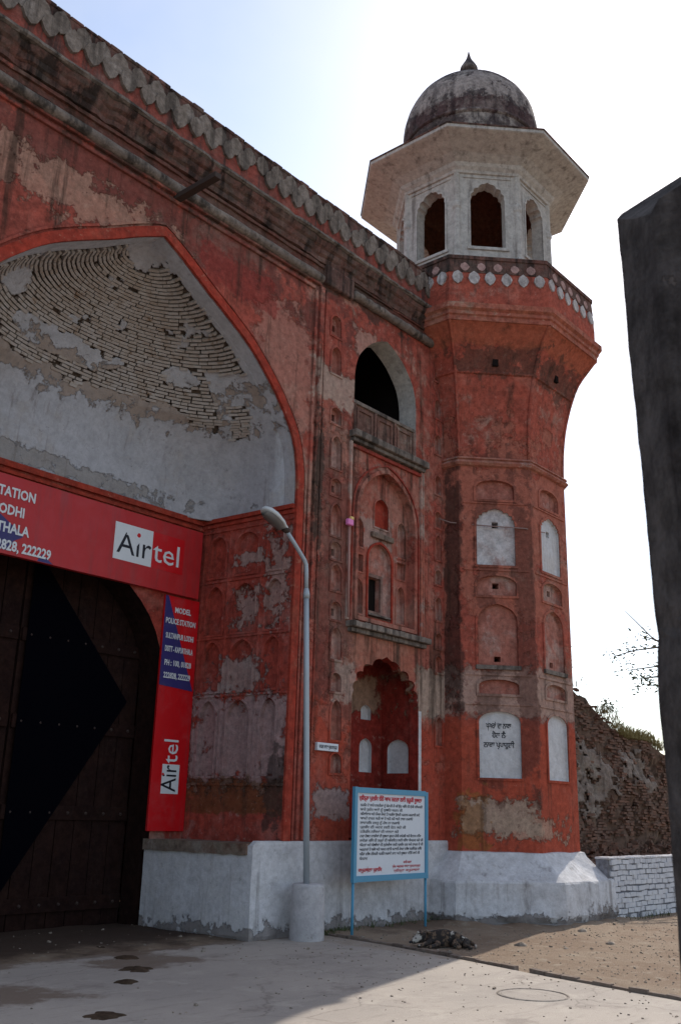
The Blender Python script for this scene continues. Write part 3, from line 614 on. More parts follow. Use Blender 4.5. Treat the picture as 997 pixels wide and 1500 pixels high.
for xa, xb, xi in ((10.03, 10.75, 9.82), (5.27, 4.55, 5.48)):
    m = MB(); n = 14
    for k in range(n+1):
        t = k/n; y = YF+.035+(YB-YF)*t; e = .02*fbm(k*.9, xa); m.v += [(xa+(xi-xa)*t+e, y, 1.11+.02*fbm(k*.8, 2)), (xa+(xi-xa)*t+e, y, 1.262), (xb, y, 1.262+.01*fbm(k*.7, 3))]
    for k in range(n):
        for j in range(2): m.f.append((k*3+j, k*3+j+1, (k+1)*3+j+1, (k+1)*3+j))
    m.f.append((0, 1, 2)); obj('plinth_top', m, 'dirt_ledge', gate)
# --- jambs of the recess with rows of niches
FJ = frame((XC+3.03, 0, 0), (-1, 0))
rowz = [(2.20, 3.02, 3.36, 1), (3.50, 4.02, 4.30, 0), (4.42, 4.95, 5.22, 0), (5.38, 5.86, 6.08, 0)]
cols = [(-11.98, -11.62), (-11.40, -10.92), (-10.70, -10.36)]
JH = [(arch(c0, c1, z0, zs, zt, 6), wt) for (z0, zs, zt, wt) in rowz for c0, c1 in cols]
def jamb_pt(sx, u, z, d):      # right and left jamb splay slightly inwards
    y = -u; return (XC+sx*(3.03-(y-YF)*.075-d), y, z)
for sx in (1, -1):
    o0 = Vector((XC+sx*3.03, YF, 0)); e = Vector((-sx*.075, 1, 0)).normalized(); nn = Vector((-sx*e.y, 0, 0)); nn = Vector((-e.y*sx, e.x*sx, 0))
    ex = -e if sx > 0 else e
    fr = (o0, ex, Vector((0, 0, 1)), nn)
    cv = (lambda lp: [(u+YF, v) for u, v in lp]) if sx > 0 else (lambda lp: [(-u-YF, v) for u, v in lp][::-1])
    L = 1.99
    b = MB(); b.sheet(rect(-L, 0, 1.24, 6.38) if sx > 0 else rect(0, L, 1.24, 6.38), [cv(lp) for lp, wt in JH], fr); obj('jamb_wall', b, 'jamb', gate)
    for lp, wt in JH:
        lp = cv(lp); recess('jamb_niche', lp, fr, .07, 'jamb', gate, 'jamb'); border('niche_frame', lp, .035, fr, .02, 'jamb', gate)
    m = MB()
    for zc in (2.08, 3.43, 4.36, 5.30, 6.17):
        a, c = (-L, 0) if sx > 0 else (0, L); m.prism(rect(a, c, zc-.018, zc+.018), fr, -.01, .025)
    for uc in (.18, .62, 1.33, 1.90):
        u0 = -uc if sx > 0 else uc; m.prism(rect(u0-.015, u0+.015, 2.1, 6.15), fr, -.01, .021)
    obj('jamb_moulding', m, 'jamb', gate)
    m = MB(); a, c = (-L, 0) if sx > 0 else (0, L)
    m.prism(rect(a, c, 6.33, 6.40), fr, -.01, .05); m.prism(rect(a, c, 6.25, 6.30), fr, -.01, .03); obj('springing_moulding', m, 'band_red', gate)
# --- back wall with door arch
FBW = frame((0, YB, 0), (0, -1))
OP = arch(XC-2.24, XC+2.24, -.02, 3.5, 5.6, 10)
b = MB(); xa, xb = XC-2.89, XC+2.89
b.sheet([(xa, -.1)]+[(XC-2.24, -.1)]+OP[::-1][0:0]+[OP[0]]+OP[2:][::-1]+[OP[1], (XC+2.24, -.1), (xb, -.1), (xb, 6.4), (xa, 6.4)], [], FBW)
obj('back_wall', b, 'recess_red', gate)
m = MB(); m.prism(rect(xa, xb, 6.31, 6.40), FBW, -.01, .06); m.prism(rect(xa, xb, 6.22, 6.27), FBW, -.01, .035); obj('springing_moulding', m, 'band_red', gate)
b = MB(); b.reveal(OP, FBW, 0, -.56); obj('door_reveal', b, 'door', gate)
# --- half-dome: plaster skin, dark backing and the exposed bricks
Z0, ZT = 6.38, 9.74
WP = sorted([(z, x) for x, z in side[1:]])
def wz(z):
    for (a, xa_), (c, xb_) in zip(WP, WP[1:]):
        if a <= z <= c: return xa_+(xb_-xa_)*(z-a)/max(c-a, 1e-6)
    return 0.0
def vault(th, v, off=0.0):
    z = Z0+(ZT-Z0)*v; ww = wz(z); d = 1.74*(max(ww, 0)/3.03)**.75; n = 2.2+5*min(max(1-v/.45, 0), 1)
    c, s = cos(th), max(sin(th), 0.0)
    return Vector((XC+(ww+off)*(1 if c > 0 else -1)*abs(c)**(2/n), YF+.25+(d+off)*abs(s)**(2/n), z+off*.6*v))
def exposed(th, v):
    p = vault(th, v); q = fbm(p.x*1.1, p.z*1.6, p.y*1.1, 5)*.5; q2 = fbm(p.x*4+9, p.z*4, p.y*4, 4)*.35
    lim = .455+.10*q2+.03*q
    if th < .55: lim = .62-.25*(th < .42 and th > .24 and v > .34 and v < .50)
    e = v > lim+q*.16 and v < .94+.10*q2 and th > .07+.06*q2 and th < 3.05
    bl = ((th-1.80)/.42)**2+((v-.575)/.05)**2+q2*2.6+q*1.0
    if bl < 1: e = False
    if ((th-.85)/.2)**2+((v-.60)/.045)**2+q2*1.8 < .8: e = False
    if ((th-2.6)/.3)**2+((v-.66)/.05)**2+q2*1.5 < .8: e = False
    if q2 > .13 and q > .10: e = False
    return e
NT, NV = 300, 210
keep = [[exposed(pi*(i+.5)/NT, (j+.5)/NV) for j in range(NV)] for i in range(NT)]
b = MB(); c_ = MB(); idx = {}
def vid(i, j):
    if (i, j) not in idx: idx[(i, j)] = len(b.v); b.v.append(tuple(vault(pi*i/NT, min(j/NV, .9995))))
    return idx[(i, j)]
for i in range(NT):
    for j in range(NV):
        if not keep[i][j]: b.f.append((vid(i, j), vid(i+1, j), vid(i+1, j+1), vid(i, j+1)))
vp = obj('vault_plaster', b, 'vault', gate, True, False)
sm = vp.modifiers.new('thickness', 'SOLIDIFY'); sm.thickness = .035; sm.offset = 1
nt_, nv_ = 80, 60
for i in range(nt_+1):
    for j in range(nv_+1): c_.v.append(tuple(vault(pi*i/nt_, min(j/nv_, .9995), .045)))
for i in range(nt_):
    for j in range(nv_): k = i*(nv_+1)+j; c_.f.append((k, k+nv_+1, k+nv_+2, k+1))
obj('vault_backing', c_, 'mortar', gate, True, False)
m = MB(); rv_ = [q for q in iwan if q[1] > 6.3]; n = len(rv_)   # plain reveal between the facade and the half-dome
for y in (YF, YF+.27): m.v += [(x, y, z) for x, z in rv_]
for j in range(n-1): m.f.append((j, j+1, n+j+1, n+j))
obj('arch_reveal', m, 'vault', gate)
bricks = []; v = .345
sl_ = [0.0]; NS = 400
for k in range(NS): sl_.append(sl_[-1]+(vault(pi/2*.9, (k+1)/NS*.999)-vault(pi/2*.9, k/NS*.999)).length)
tot = sl_[-1]
rb = random.Random(5); s_ = 0.0; course = 0
vs = []
k = 0
while s_ < tot:
    while sl_[k+1] < s_: k += 1
    vs.append((k+(s_-sl_[k])/max(sl_[k+1]-sl_[k], 1e-6))/NS*.999); s_ += .053
for ci, v in enumerate(vs[:-1]):
    if v < .33 or v > .95: continue
    # walk along the course by arc length
    n = 240; P = [vault(pi*t/n, v) for t in range(n+1)]; L = [0.0]
    for t in range(n): L.append(L[-1]+(P[t+1]-P[t]).length)
    s_ = rb.uniform(0, .15)
    while s_+.17 < L[-1]:
        ln = rb.uniform(.105, .165); mid_ = s_+ln/2; t = next(q for q in range(n) if L[q+1] >= mid_)
        th = pi*(t+.5)/n
        i_, j_ = min(int(th/pi*NT), NT-1), min(int(v*NV), NV-1)
        if keep[i_][j_]:
            ex = (P[t+1]-P[t]).normalized(); dv = (vault(th, min(v+.01, .999))-vault(th, v)).normalized(); ez = (dv-ex*dv.dot(ex)).normalized(); ey = ex.cross(ez)
            a_ = rb.gauss(0, .03); ex, ez = ex*cos(a_)+ez*sin(a_), ez*cos(a_)-ex*sin(a_)
            if rb.random() > .02: bricks.append((P[t]+ez*rb.gauss(0, .002), ex, ey, ez, ln))
        s_ += ln+.011
bricks.sort(key=lambda q: (q[0]-Vector((0, 0, 1.7))).length)
VB = []
for k in range(6):
    mb_ = rough_block(k, .135, .06, .040, .08); me = bpy.data.meshes.new('brick'); me.from_pydata(mb_.v, [], mb_.f); me.materials.append(M['vault_brick']); VB.append(me)
rest = MB()
step = 1
for k, (p, ex, ey, ez, ln) in enumerate(bricks):
    f = ln/.135; q = p+(Vector((0, 1, .3)).normalized())*rb.uniform(.006, .022)
    if k < 300:
        o = bpy.data.objects.new('brick', VB[k % 6]); link(o, gate); o.matrix_local = basis(q-ORG[gate.name], ex*f, ey, ez)
    else: rest.obox(q, ex*ln/2, ey*.03, ez*.020)
tag(obj('brick_courses', rest, 'vault_brick', gate, False, False), kind='stuff')
# --- beam sticking out of the cornice
m = MB(); m.box((7.76, YF-.92, 10.44), (7.88, YF+.05, 10.53)); bevel(obj('water_spout', m, 'iron', gate), .01)

# ================================================================== DOOR
YD = YB+.56
door = thing('gate_door', 'dark plank doors with a black pointed shape, shut deep inside the archway', 'door', (XC, YD, 0))
FD = frame((0, YD, 0), (0, -1))
for sx in (-1, 1):
    lf = MB(); x0, x1 = sorted((XC+sx*.012, XC+sx*2.235)); lf.box((x0, YD+.05, .03), (x1, YD+.09, 5.5)); lf = obj('door_leaf', lf, 'door', door)
    for k in range(7):
        a = x0+(x1-x0)*k/7; m = MB(); m.box((a+.006, YD+.012+.006*random.random(), .03), (a+(x1-x0)/7-.006, YD+.049, 5.5)); bevel(obj('plank', m, 'door', lf), .006)
    for z in (.25, 1.5, 2.75, 4.0):
        m = MB(); m.box((x0+.02, YD-.025, z), (x1-.02, YD+.011, z+.2)); bevel(obj('rail', m, 'door', lf), .008)
    for z in (.35, 1.6, 2.85, 4.1):
        for k in range(7):
            m = MB(); m.lathe([(.026, 0), (.024, .012), (.012, .024), (.001, .027)], (0, 0), 8); xs_ = x0+(x1-x0)*(k+.5)/7; m.v = [(xs_+x, YD-.022-h_, z+y_) for x, y_, h_ in m.v]; obj('stud', m, 'iron', lf, True)
    if sx > 0: m = MB(); xi = XC+.10; m.prism([(xi, .45), (XC+2.0, 3.3), (xi, 5.4)], FD, .030, .040); obj('dark_triangle', m, 'diamond', lf)
m = MB(); m.box((XC-2.3, YD-.2, -.02), (XC+2.3, YD+.12, .028)); obj('threshold', m, 'ruin_core', door)

# ================================================================== SIGNS
FS = frame((0, YB-.10, 0), (0, -1))
ban = thing('banner', 'long red banner board over the doorway with white lettering and a square logo', 'signboard', (XC, YB-.1, 5.6))
m = MB(); na, nb2 = 60, 12
for j in range(nb2+1):
    for i in range(na+1): m.v.append((4.98+5.46*i/na, YB-.10, 5.03+1.14*j/nb2))
for j in range(nb2):
    for i in range(na): k = j*(na+1)+i; m.f.append((k, k+1, k+na+2, k+na+1))
bo = obj('board', m, 'sign_red', ban); sm = bo.modifiers.new('thickness', 'SOLIDIFY'); sm.thickness = .09; sm.offset = -1 if bo.data.polygons[0].normal.y < 0 else 1
m = MB(); m.prism([(4.98, 5.035), (7.64, 5.035), (6.55, 5.68), (4.98, 5.68)], FS, -.003, .004); obj('blue_corner', m, 'sign_navy', ban)
m = MB(); m.prism(rect(9.405, 10.06, 5.36, 5.95), FS, -.003, .003); obj('logo_field', m, 'logo_red', ban)
m = MB(); m.prism(rect(8.66, 9.40, 5.36, 5.95), FS, -.003, .004); obj('logo_square', m, 'sign_white', ban)
text('lettering', 'Air', FS, 8.72, 5.47, .50, 'ink', ban, .006, fit=.66)
text('lettering', 'tel', FS, 9.42, 5.47, .50, 'sign_white', ban, .006, fit=.54)
m = MB(); m.prism([(9.12+.037*cos(t*pi/6), 5.822+.037*sin(t*pi/6)) for t in range(12)], FS, .003, .012); obj('logo_dot', m, 'logo_red', ban)
for s_, u1, z in (('MODEL POLICE STATION', 7.27, 5.86), ('SULTANPUR LODHI', 7.12, 5.60), ('DISTT. KAPURTHALA', 7.22, 5.34), ('PH : 100, 01828, 222828, 222229', 7.62, 5.09)):
    text('lettering', s_, FS, u1-.03, z, .20, 'sign_white', ban, .007, align='RIGHT', sx=.80, bold=.006)
sg = thing('police_sign', 'tall narrow red and navy sign right of the doorway, under the banner end', 'sign', (10.15, YB, 1.3))
FG = frame((0, YB-.05, 0), (0, -1))
m = MB(); m.box((9.80, YB-.05, 1.37), (10.52, YB-.004, 5.0)); bevel(obj('board', m, 'logo_red', sg), .004)
m = MB(); m.prism([(9.803, 3.56), (10.49, 3.52), (9.86, 4.995), (9.803, 4.995)], FG, -.002, .004); obj('blue_panel', m, 'sign_navy', sg)
for s_, z, wd in (('MODEL', 4.74, .33), ('POLICE STATION', 4.55, .62), ('SULTANPUR LODHI', 4.31, .58), ('DISTT - KAPURTHALA', 4.10, .58), ('PH : 100, 01828', 3.88, .55), ('222828, 222229', 3.68, .55)):
    text('lettering', s_, FG, 10.145+(.03 if z > 4.6 else 0), z, .125, 'sign_white', sg, .007, align='CENTER', fit=wd, bold=.003)
m = MB(); m.prism(rect(10.0, 10.34, 1.92, 2.36), FG, -.002, .004); obj('logo_square', m, 'sign_white', sg)
text('lettering', 'Air', FG, 10.28, 1.95, .42, 'ink', sg, .006, fit=.40, rot=pi/2)
text('lettering', 'tel', FG, 10.28, 2.375, .42, 'sign_white', sg, .006, fit=.36, rot=pi/2)
m = MB(); m.prism([(10.02+.02*cos(t*pi/6), 2.21+.02*sin(t*pi/6)) for t in range(12)], FG, .003, .009); obj('logo_dot', m, 'logo_red', sg)
for root_ in (ban, sg):                                # the stretched sheets are not quite flat
    for ch in root_.children:
        for q in ch.data.vertices:
            wv = Vector(q.co)+ORG[root_.name]; q.co.y += .010*fbm(wv.x*1.3, wv.z*1.1, 4)
np_ = thing('name_plate', 'small white plate with dark letters on the red wall beside the lamp pole', 'plate', (11.58, YF, 2.6))
FN = frame((0, YF-.06, 0), (0, -1))
m = MB(); m.box((11.34, YF-.06, 2.615), (11.83, YF-.005, 2.735)); bevel(obj('plate', m, 'board', np_), .006)
text('lettering', 'ਮਾਡਲ ਥਾਣਾ ਸੁਲਤਾਨਪੁਰ', FN, 11.585, 2.65, .08, 'ink_grey', np_, .003, align='CENTER', fit=.42)

# ================================================================== TOWER
TC = (16.53, 10.55); AP = 1.69; SA = 2*AP*math.tan(pi/8); O8 = pi/8
tower = thing('corner_tower', 'red octagonal corner tower with white panels, flared balcony and a domed kiosk on top', 'tower', (TC[0], TC[1], 0))
def tface(ang, ap=AP):
    t = radians(ang); n = (cos(t), sin(t)); return frame((TC[0]+ap*n[0], TC[1]+ap*n[1], 0), n)
ZB, ZM = 1.12, 8.22
TH = [(arch(-.37, .37, 7.54, 7.78, 7.93, 6, False), 'tower', None), (cusped(-.37, .37, 6.24, 7.06, 7.36, 4, 4), 'panel_worn', rect(-.06, .06, 6.98, 7.10)),
      (arch(-.37, .37, 5.66, 5.88, 6.04, 6, False), 'tower', rect(-.07, .05, 5.80, 5.91)), (arch(-.37, .37, 4.36, 5.16, 5.50, 7), 'tower', rect(-.06, .06, 4.43, 4.53)),
      (arch(-.37, .37, 3.84, 3.99, 4.10, 6, False), 'tower', None), (arch(-.38, .38, 2.37, 3.34, 3.53, 7, False), 'panel_white', None)]
shaft = MB()
for ang in (135, 180, 225, 270, 315, 0, 45, 90):
    fr = tface(ang)
    shaft.sheet([(-SA/2, ZB), (SA/2, ZB), (SA/2, ZM), (-SA/2, ZM)], [h[0] for h in TH] if ang in (225, 270, 315, 0) else [], fr)
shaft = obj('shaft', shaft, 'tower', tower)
for ang in (225, 270, 315, 0):
    fr = tface(ang)
    for k, (lp, bk, hole) in enumerate(TH):
        white = bk.startswith('panel')
        mt = 'panel_white' if (white and ang != 225) else bk
        if white:
            r_ = recess('white_panel', lp, fr, .045, mt, tower, mt, [hole] if hole else [])
            tag(r_, ('white arched panel with a square hole' if hole else 'white arched panel near the ground'))
            if k == 5 and ang == 225:
                for s_, z, wd in (('ਖਬਰਾਂ ਦਾ ਨਾਕਾ', 3.235, .46), ('ਹੋਲ ਨੈ', 3.07, .25), ('ਨਾਕਾ ਖ਼ਪਾਹੁਲੀ', 2.90, .56)):
                    text('painted_lettering', s_, fr, -.01, z, .13, 'ink', r_, -.043, .001, 'CENTER', fit=wd, bold=.004)
        else: recess('niche', lp, fr, .07, 'tower', tower, 'niche_back', [hole] if hole else [])
        border('panel_frame', lp, .045, fr, .022, 'tower', tower)
    for a_, z0_, z1_, pr_ in ((.42, 4.28, 4.355, .05), (.62, 6.13, 6.16, .02), (.62, 7.45, 7.48, .02), (.62, 4.17, 4.21, .02), (.62, 3.64, 3.67, .02)):
        m = MB(); m.prism(rect(-a_, a_, z0_, z1_), fr, -.01, pr_); obj('panel_sill', m, 'stone' if a_ < .5 else 'tower', tower)
m = MB(); m.lathe([(1.80, ZM-.03), (1.885, ZM-.005), (1.925, ZM+.04), (1.89, ZM+.085), (1.865, ZM+.11), (1.90, ZM+.125), (1.875, ZM+.165), (1.80, ZM+.185)], TC, 8, O8); obj('string_course', m, wall_mat('string_course_plaster', (.36, .17, .12), (.33, .10, .07), CREAM, DARK, .55, .62), tower)
m = MB(); fl = smooth_pts([(1.80, ZM+.17), (1.82, 8.9), (1.88, 9.4), (1.97, 9.8), (2.06, 10.1), (2.20, 10.45), (2.46, 10.82), (2.60, 10.96)], 4)
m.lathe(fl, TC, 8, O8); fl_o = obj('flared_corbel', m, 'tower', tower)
m = MB(); m.lathe([(2.03, 10.06), (2.09, 10.085), (2.10, 10.12), (2.06, 10.15)], TC, 8, O8); obj('corbel_bead', m, 'tower', tower)
for ang in (202.5, 247.5, 292.5, 337.5):
    t = radians(ang); m = MB(); m.tube([(TC[0]+(r+.004)*cos(t), TC[1]+(r+.004)*sin(t), z) for r, z in fl[::2]], .032, 8); obj('corner_rib', m, 'tower', tower, True)
for ang in (180, 225, 270, 315):
    m = MB(); t = radians(ang); n_ = Vector((cos(t), sin(t), 0)); ex = Vector((-n_.y, n_.x, 0))
    m.obox(Vector((TC[0], TC[1], 10.30))+n_*1.955+ex*.0, ex*.055, n_*.045, Vector((0, 0, .07))); obj('drain_hole', m, 'black_hole', tower)
m = MB(); m.lathe([(2.5, 10.95), (2.63, 10.965), (2.63, 11.06), (2.67, 11.08), (2.67, 11.15), (2.735, 11.19), (2.735, 11.30), (2.66, 11.34), (2.60, 11.36)], TC, 8, O8); obj('balcony_cornice', m, wall_mat('balcony_cornice_plaster', (.40, .14, .09), (.34, .10, .07), (.42, .3, .22), DARK, .54, .60), tower)
m = MB(); m.lathe([(2.60, 11.345), (2.605, 11.66), (2.555, 12.34), (2.35, 12.34), (2.35, 12.0), (0.01, 12.0)], TC, 8, O8); bal = obj('balcony_parapet', m, 'tower', tower)
m = MB(); m.lathe([(2.56, 12.04), (2.592, 12.045), (2.570, 12.345), (2.5, 12.345)], TC, 8, O8); obj('parapet_band', m, 'stone_dark', tower)
m = MB(); m.lathe([(2.50, 12.335), (2.595, 12.345), (2.60, 12.42), (2.50, 12.445), (2.32, 12.435), (2.31, 12.33)], TC, 8, O8); obj('parapet_coping', m, 'stone_dark', tower)
MW = [merlon_mesh('merlon', .235, .31, .045, 'merlon_white', 20+k) for k in range(4)]; MP = [merlon_mesh('merlon_shield', .19, .20, .04, 'merlon_pink', 30+k) for k in range(3)]
apB = 2.60*cos(pi/8); hs = apB*math.tan(pi/8)
for ang in (180, 225, 270, 315, 0):
    t = radians(ang); fr0 = tface(ang, apB-.022)
    n_ = fr0[3]; tilt = Vector((0, 0, 1))-n_*(.048/.68)*1.0; tilt.normalize(); nn = fr0[1].cross(tilt)
    fr = (Vector((TC[0], TC[1], 0))+n_*(apB-.003)+Vector((0, 0, 11.66)), fr0[1], tilt, nn)
    uw = [(-hs+.16)+(2*hs-.32)*k/5 for k in range(6)]
    relief_row('merlon', MW, bal, fr, uw, .26, .012, ang+1); relief_row('merlon_shield', MP, bal, fr, [(a+b_)/2 for a, b_ in zip(uw, uw[1:])], .51, .01, ang+2)
# --- kiosk
AD = 1.60; SD = 2*AD*math.tan(pi/8); DZ0, DZ1 = 12.0, 14.97
kiosk = MB(); arcs = []
for ang in range(0, 360, 45):
    fr = tface(ang, AD); lp = cusped(-.37, .37, 13.16, 14.30, 14.74, 3, 5)
    kiosk.sheet(rect(-SD/2, SD/2, DZ0, DZ1), [lp], fr); kiosk.reveal(lp, fr, 0, -.26)
    arcs.append((fr, lp))
kiosk = obj('kiosk_wall', kiosk, 'chhatri', tower)
kin = MB()
for ang in range(0, 360, 45):
    fr = tface(ang, AD-.26); sd = 2*(AD-.26)*math.tan(pi/8); kin.sheet(rect(-sd/2, sd/2, DZ0, DZ1), [cusped(-.37, .37, 13.16, 14.30, 14.74, 3, 5)], fr)
kin.lathe([(1.46, 14.96), (1.35, 15.35), (1.0, 15.8), (.5, 16.05), (0.01, 16.1)], TC, 16, O8)
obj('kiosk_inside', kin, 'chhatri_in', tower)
for ang in range(0, 360, 45):
    t = radians(ang+22.5); rr = AD/cos(pi/8); m = MB()
    c = (TC[0]+(rr-.03)*cos(t), TC[1]+(rr-.03)*sin(t)); m.lathe([(.12, 12.0), (.12, 12.9), (.085, 12.95), (.075, 14.05), (.10, 14.1), (.10, 14.2), (.075, 14.24), (.075, 14.93)], c, 8, t); obj('post', m, 'chhatri', tower)
for fr, lp in arcs:
    m = MB(); m.ring(lp, grow(lp, .04), fr, -.01, .02); obj('arch_frame', m, 'chhatri', kiosk)
    m = MB(); m.prism(rect(-.52, .52, 14.84, 14.87), fr, -.01, .02); obj('frieze_line', m, 'chhatri', kiosk)
    m = MB(); m.prism(rect(-.45, .45, 13.08, 13.15), fr, -.25, .035); bevel(obj('sill', m, 'chhatri', kiosk), .01)
m = MB(); m.lathe([(1.70, 14.92), (1.775, 14.94), (1.79, 15.0), (1.86, 15.06), (1.90, 15.13), (2.10, 15.235), (2.40, 15.34), (2.64, 15.42), (2.665, 15.435), (2.67, 15.51), (2.62, 15.53), (1.70, 16.02), (1.50, 16.06)], TC, 8, O8); obj('eave', m, 'chhatri', tower)
m = MB(); m.lathe([(2.60, 15.532), (2.685, 15.50), (2.69, 15.535), (2.60, 15.56), (2.2, 15.75), (1.7, 16.04), (1.58, 16.08)], TC, 8, O8); obj('eave_edge', m, 'stone_dark', tower)
m = MB(); dp = smooth_pts([(1.50, 16.02), (1.50, 16.30), (1.555, 16.7), (1.58, 17.05), (1.555, 17.3), (1.46, 17.66), (1.25, 18.02), (.93, 18.32), (.56, 18.52), (.25, 18.60), (.13, 18.62)], 5)
m.lathe(dp, TC, 64); m.v = [(x+.012*fbm(x*2, y*2, z*2), y+.012*fbm(x*2+5, y*2, z*2), z) for x, y, z in m.v]; obj('dome', m, 'dome', tower, True)
m = MB(); m.lathe(smooth_pts([(1.56, 16.64), (1.60, 16.67), (1.60, 16.71), (1.57, 16.74)], 3), TC, 64); obj('dome_ring', m, 'dome', tower, True)
m = MB(); m.lathe(smooth_pts([(.36, 18.55), (.33, 18.62), (.20, 18.68), (.13, 18.76), (.14, 18.80), (.23, 18.86), (.235, 18.90), (.13, 18.95), (.12, 18.99), (.20, 19.08), (.215, 19.16), (.17, 19.26), (.09, 19.40), (.045, 19.52), (.012, 19.68)], 3), TC, 20); obj('finial', m, 'dome', tower, True)
# --- battered plinth of the tower, whitewashed and broken at the foot
m = MB(); NS_ = 120; lv = [(1.60, 1.16), (1.76, 1.13), (1.80, 1.06), (1.96, .90), (2.16, .72), (2.215, .69), (2.235, .655), (2.24, .5), (2.25, .3), (2.27, .16), (2.22, .06), (2.26, -.1)]
for ri, (apx, z) in enumerate(lv):
    for j in range(NS_):
        t = 2*pi*j/NS_+pi/8; dv = ((t+pi/8) % (pi/4))-pi/8; r = apx/cos(dv)
        e = .03*fbm(cos(t)*4, sin(t)*4, z*3)+.012*fbm(cos(t)*14, sin(t)*14, z*9)+(.06*fbm(cos(t)*9, sin(t)*9, z*6) if z < .3 else 0)
        m.v.append((TC[0]+(r+e)*cos(t), TC[1]+(r+e)*sin(t), z+.018*fbm(cos(t)*3, sin(t)*3, 7+z)))
for ri in range(len(lv)-1):
    for j in range(NS_): a = ri*NS_+j; c = ri*NS_+(j+1) % NS_; m.f.append((a, c, c+NS_, a+NS_))
pl = obj('plinth', m, 'white', tower, True); bevel_ = None
pl.data.set_sharp_from_angle(angle=radians(24))

# ================================================================== GROUND, ROAD
def ground_mat():
    g = G('dry_earth', .95, .1)
    a = g.noise(.7, 6, .65); bq = g.noise(4, 7, .7); c_ = g.noise(22, 6, .7); d = g.noise(75, 3, .7)
    c = g.mix(g.ramp(a, .35, .65), (.27, .205, .15), (.22, .155, .11)); c = g.mix(g.ramp(bq, .5, .7), c, (.31, .255, .195))
    c = g.mix(g.math('MULTIPLY', g.ramp(c_, .60, .72), .7), c, (.11, .08, .06))
    gate_soil = g.box((7.6, 12.2, 0), (4.6, 2.2, 3), g.noise(1.6, 6, .7), .25, .5); c = g.mix(g.math('MULTIPLY', gate_soil, .93), c, (.055, .038, .03))
    c = g.mix(g.math('MULTIPLY', g.box((14.5, 9.9, 0), (2.6, .45, 3), g.noise(2.2, 6, .7), .5, .5), .7), c, (.12, .085, .065))
    h = g.math('ADD', g.math('MULTIPLY', bq, .6), g.math('ADD', g.math('MULTIPLY', c_, .45), g.math('MULTIPLY', d, .25)))
    return g.done(c, g.bump(h, 1.0, .05))
def road_mat():
    g = G('worn_concrete', .88, .25)
    a = g.noise(.5, 6, .6); bq = g.noise(2.6, 7, .7, dist=.5); c_ = g.noise(17, 6, .7); d = g.noise(90, 3, .7)
    c = g.mix(g.ramp(a, .38, .62), (.36, .315, .272), (.31, .272, .238)); c = g.mix(g.math('MULTIPLY', g.ramp(bq, .52, .66), .7), c, (.40, .355, .305))
    c = g.mix(g.math('MULTIPLY', g.ramp(g.noise(1.3, 6, .7, off=(3, 8, 0)), .56, .68), .65), c, (.20, .165, .145))
    for cc, hh in (((5.2, 8.7, 0), (1.0, .55, 1)), ((6.0, 10.6, 0), (4.2, .55, 1)), ((7.9, 9.6, 0), (.8, .5, 1)), ((9.4, 10.55, 0), (1.8, .5, 1))):
        c = g.mix(g.math('MULTIPLY', g.box(cc, hh, g.noise(2.4, 6, .7), .45, .35), .85), c, (.15, .105, .075))
    c = g.mix(g.math('MULTIPLY', g.box((11.2, 7.5, 0), (.35, 4, 1), g.noise(5, 6, .7), .8, .5), .7), c, (.27, .215, .165))
    sp = g.ramp(c_, .66, .74); c = g.mix(g.math('MULTIPLY', sp, .6), c, (.12, .09, .07))
    v = g.math('ADD', .72, g.math('MULTIPLY', d, .56)); c = g.mix(1.0, c, g.n_rgb(v), 'MULTIPLY'); c = g.mix(g.math('MULTIPLY', g.ramp(g.noise(34, 3, .6, off=(1, 5, 0)), .70, .74), .7), c, (.46, .41, .36)); c = g.mix(g.math('MULTIPLY', g.ramp(g.noise(28, 3, .6, off=(9, 2, 0)), .69, .73), .75), c, (.10, .075, .06))
    cr = g.ramp(g.voro(.42, v=g.mixv(.35)), .0, .006, 1, 0); c = g.mix(g.math('MULTIPLY', g.math('MULTIPLY', cr, .45), g.ramp(a, .40, .56)), c, (.12, .095, .08)); sc_ = g.noise(3.0, 7, .75, v=g.scale(g.pos, (.5, 2.2, 1)), off=(5, 5, 0)); c = g.mix(g.math('MULTIPLY', g.ramp(sc_, .52, .66), .5), c, (.22, .19, .165)); c = g.mix(g.math('MULTIPLY', g.ramp(g.noise(55, 4, .8), .62, .70), .55), c, (.13, .10, .085))
    h = g.math('ADD', g.math('MULTIPLY', bq, .35), g.math('ADD', g.math('MULTIPLY', c_, .4), g.math('MULTIPLY', d, .3)))
    return g.done(c, g.bump(h, .45, .02))
def _mixv(s, k):
    n = s.n.new('ShaderNodeVectorMath'); n.operation = 'MULTIPLY_ADD'
    q = s.noise(1.7, 4, .6, col=True); s.l.new(q, n.inputs[0]); n.inputs[1].default_value = (k, k, k); s.l.new(s.pos, n.inputs[2]); return n.outputs[0]
G.mixv = _mixv
M['earth'] = ground_mat(); M['road'] = road_mat()
KX = [(11.50, 10.12), (11.47, 9.93), (11.33, 8.83), (11.07, 7.64), (10.64, 5.95), (10.35, 4.5), (9.4, 0.0), (7.0, -9), (1, -30)]
def kerb_x(y):
    for (x0, y0), (x1, y1) in zip(KX, KX[1:]):
        if y1 <= y <= y0: return x0+(x1-x0)*(y0-y)/(y0-y1)
    return KX[0][0] if y > KX[0][1] else KX[-1][0]
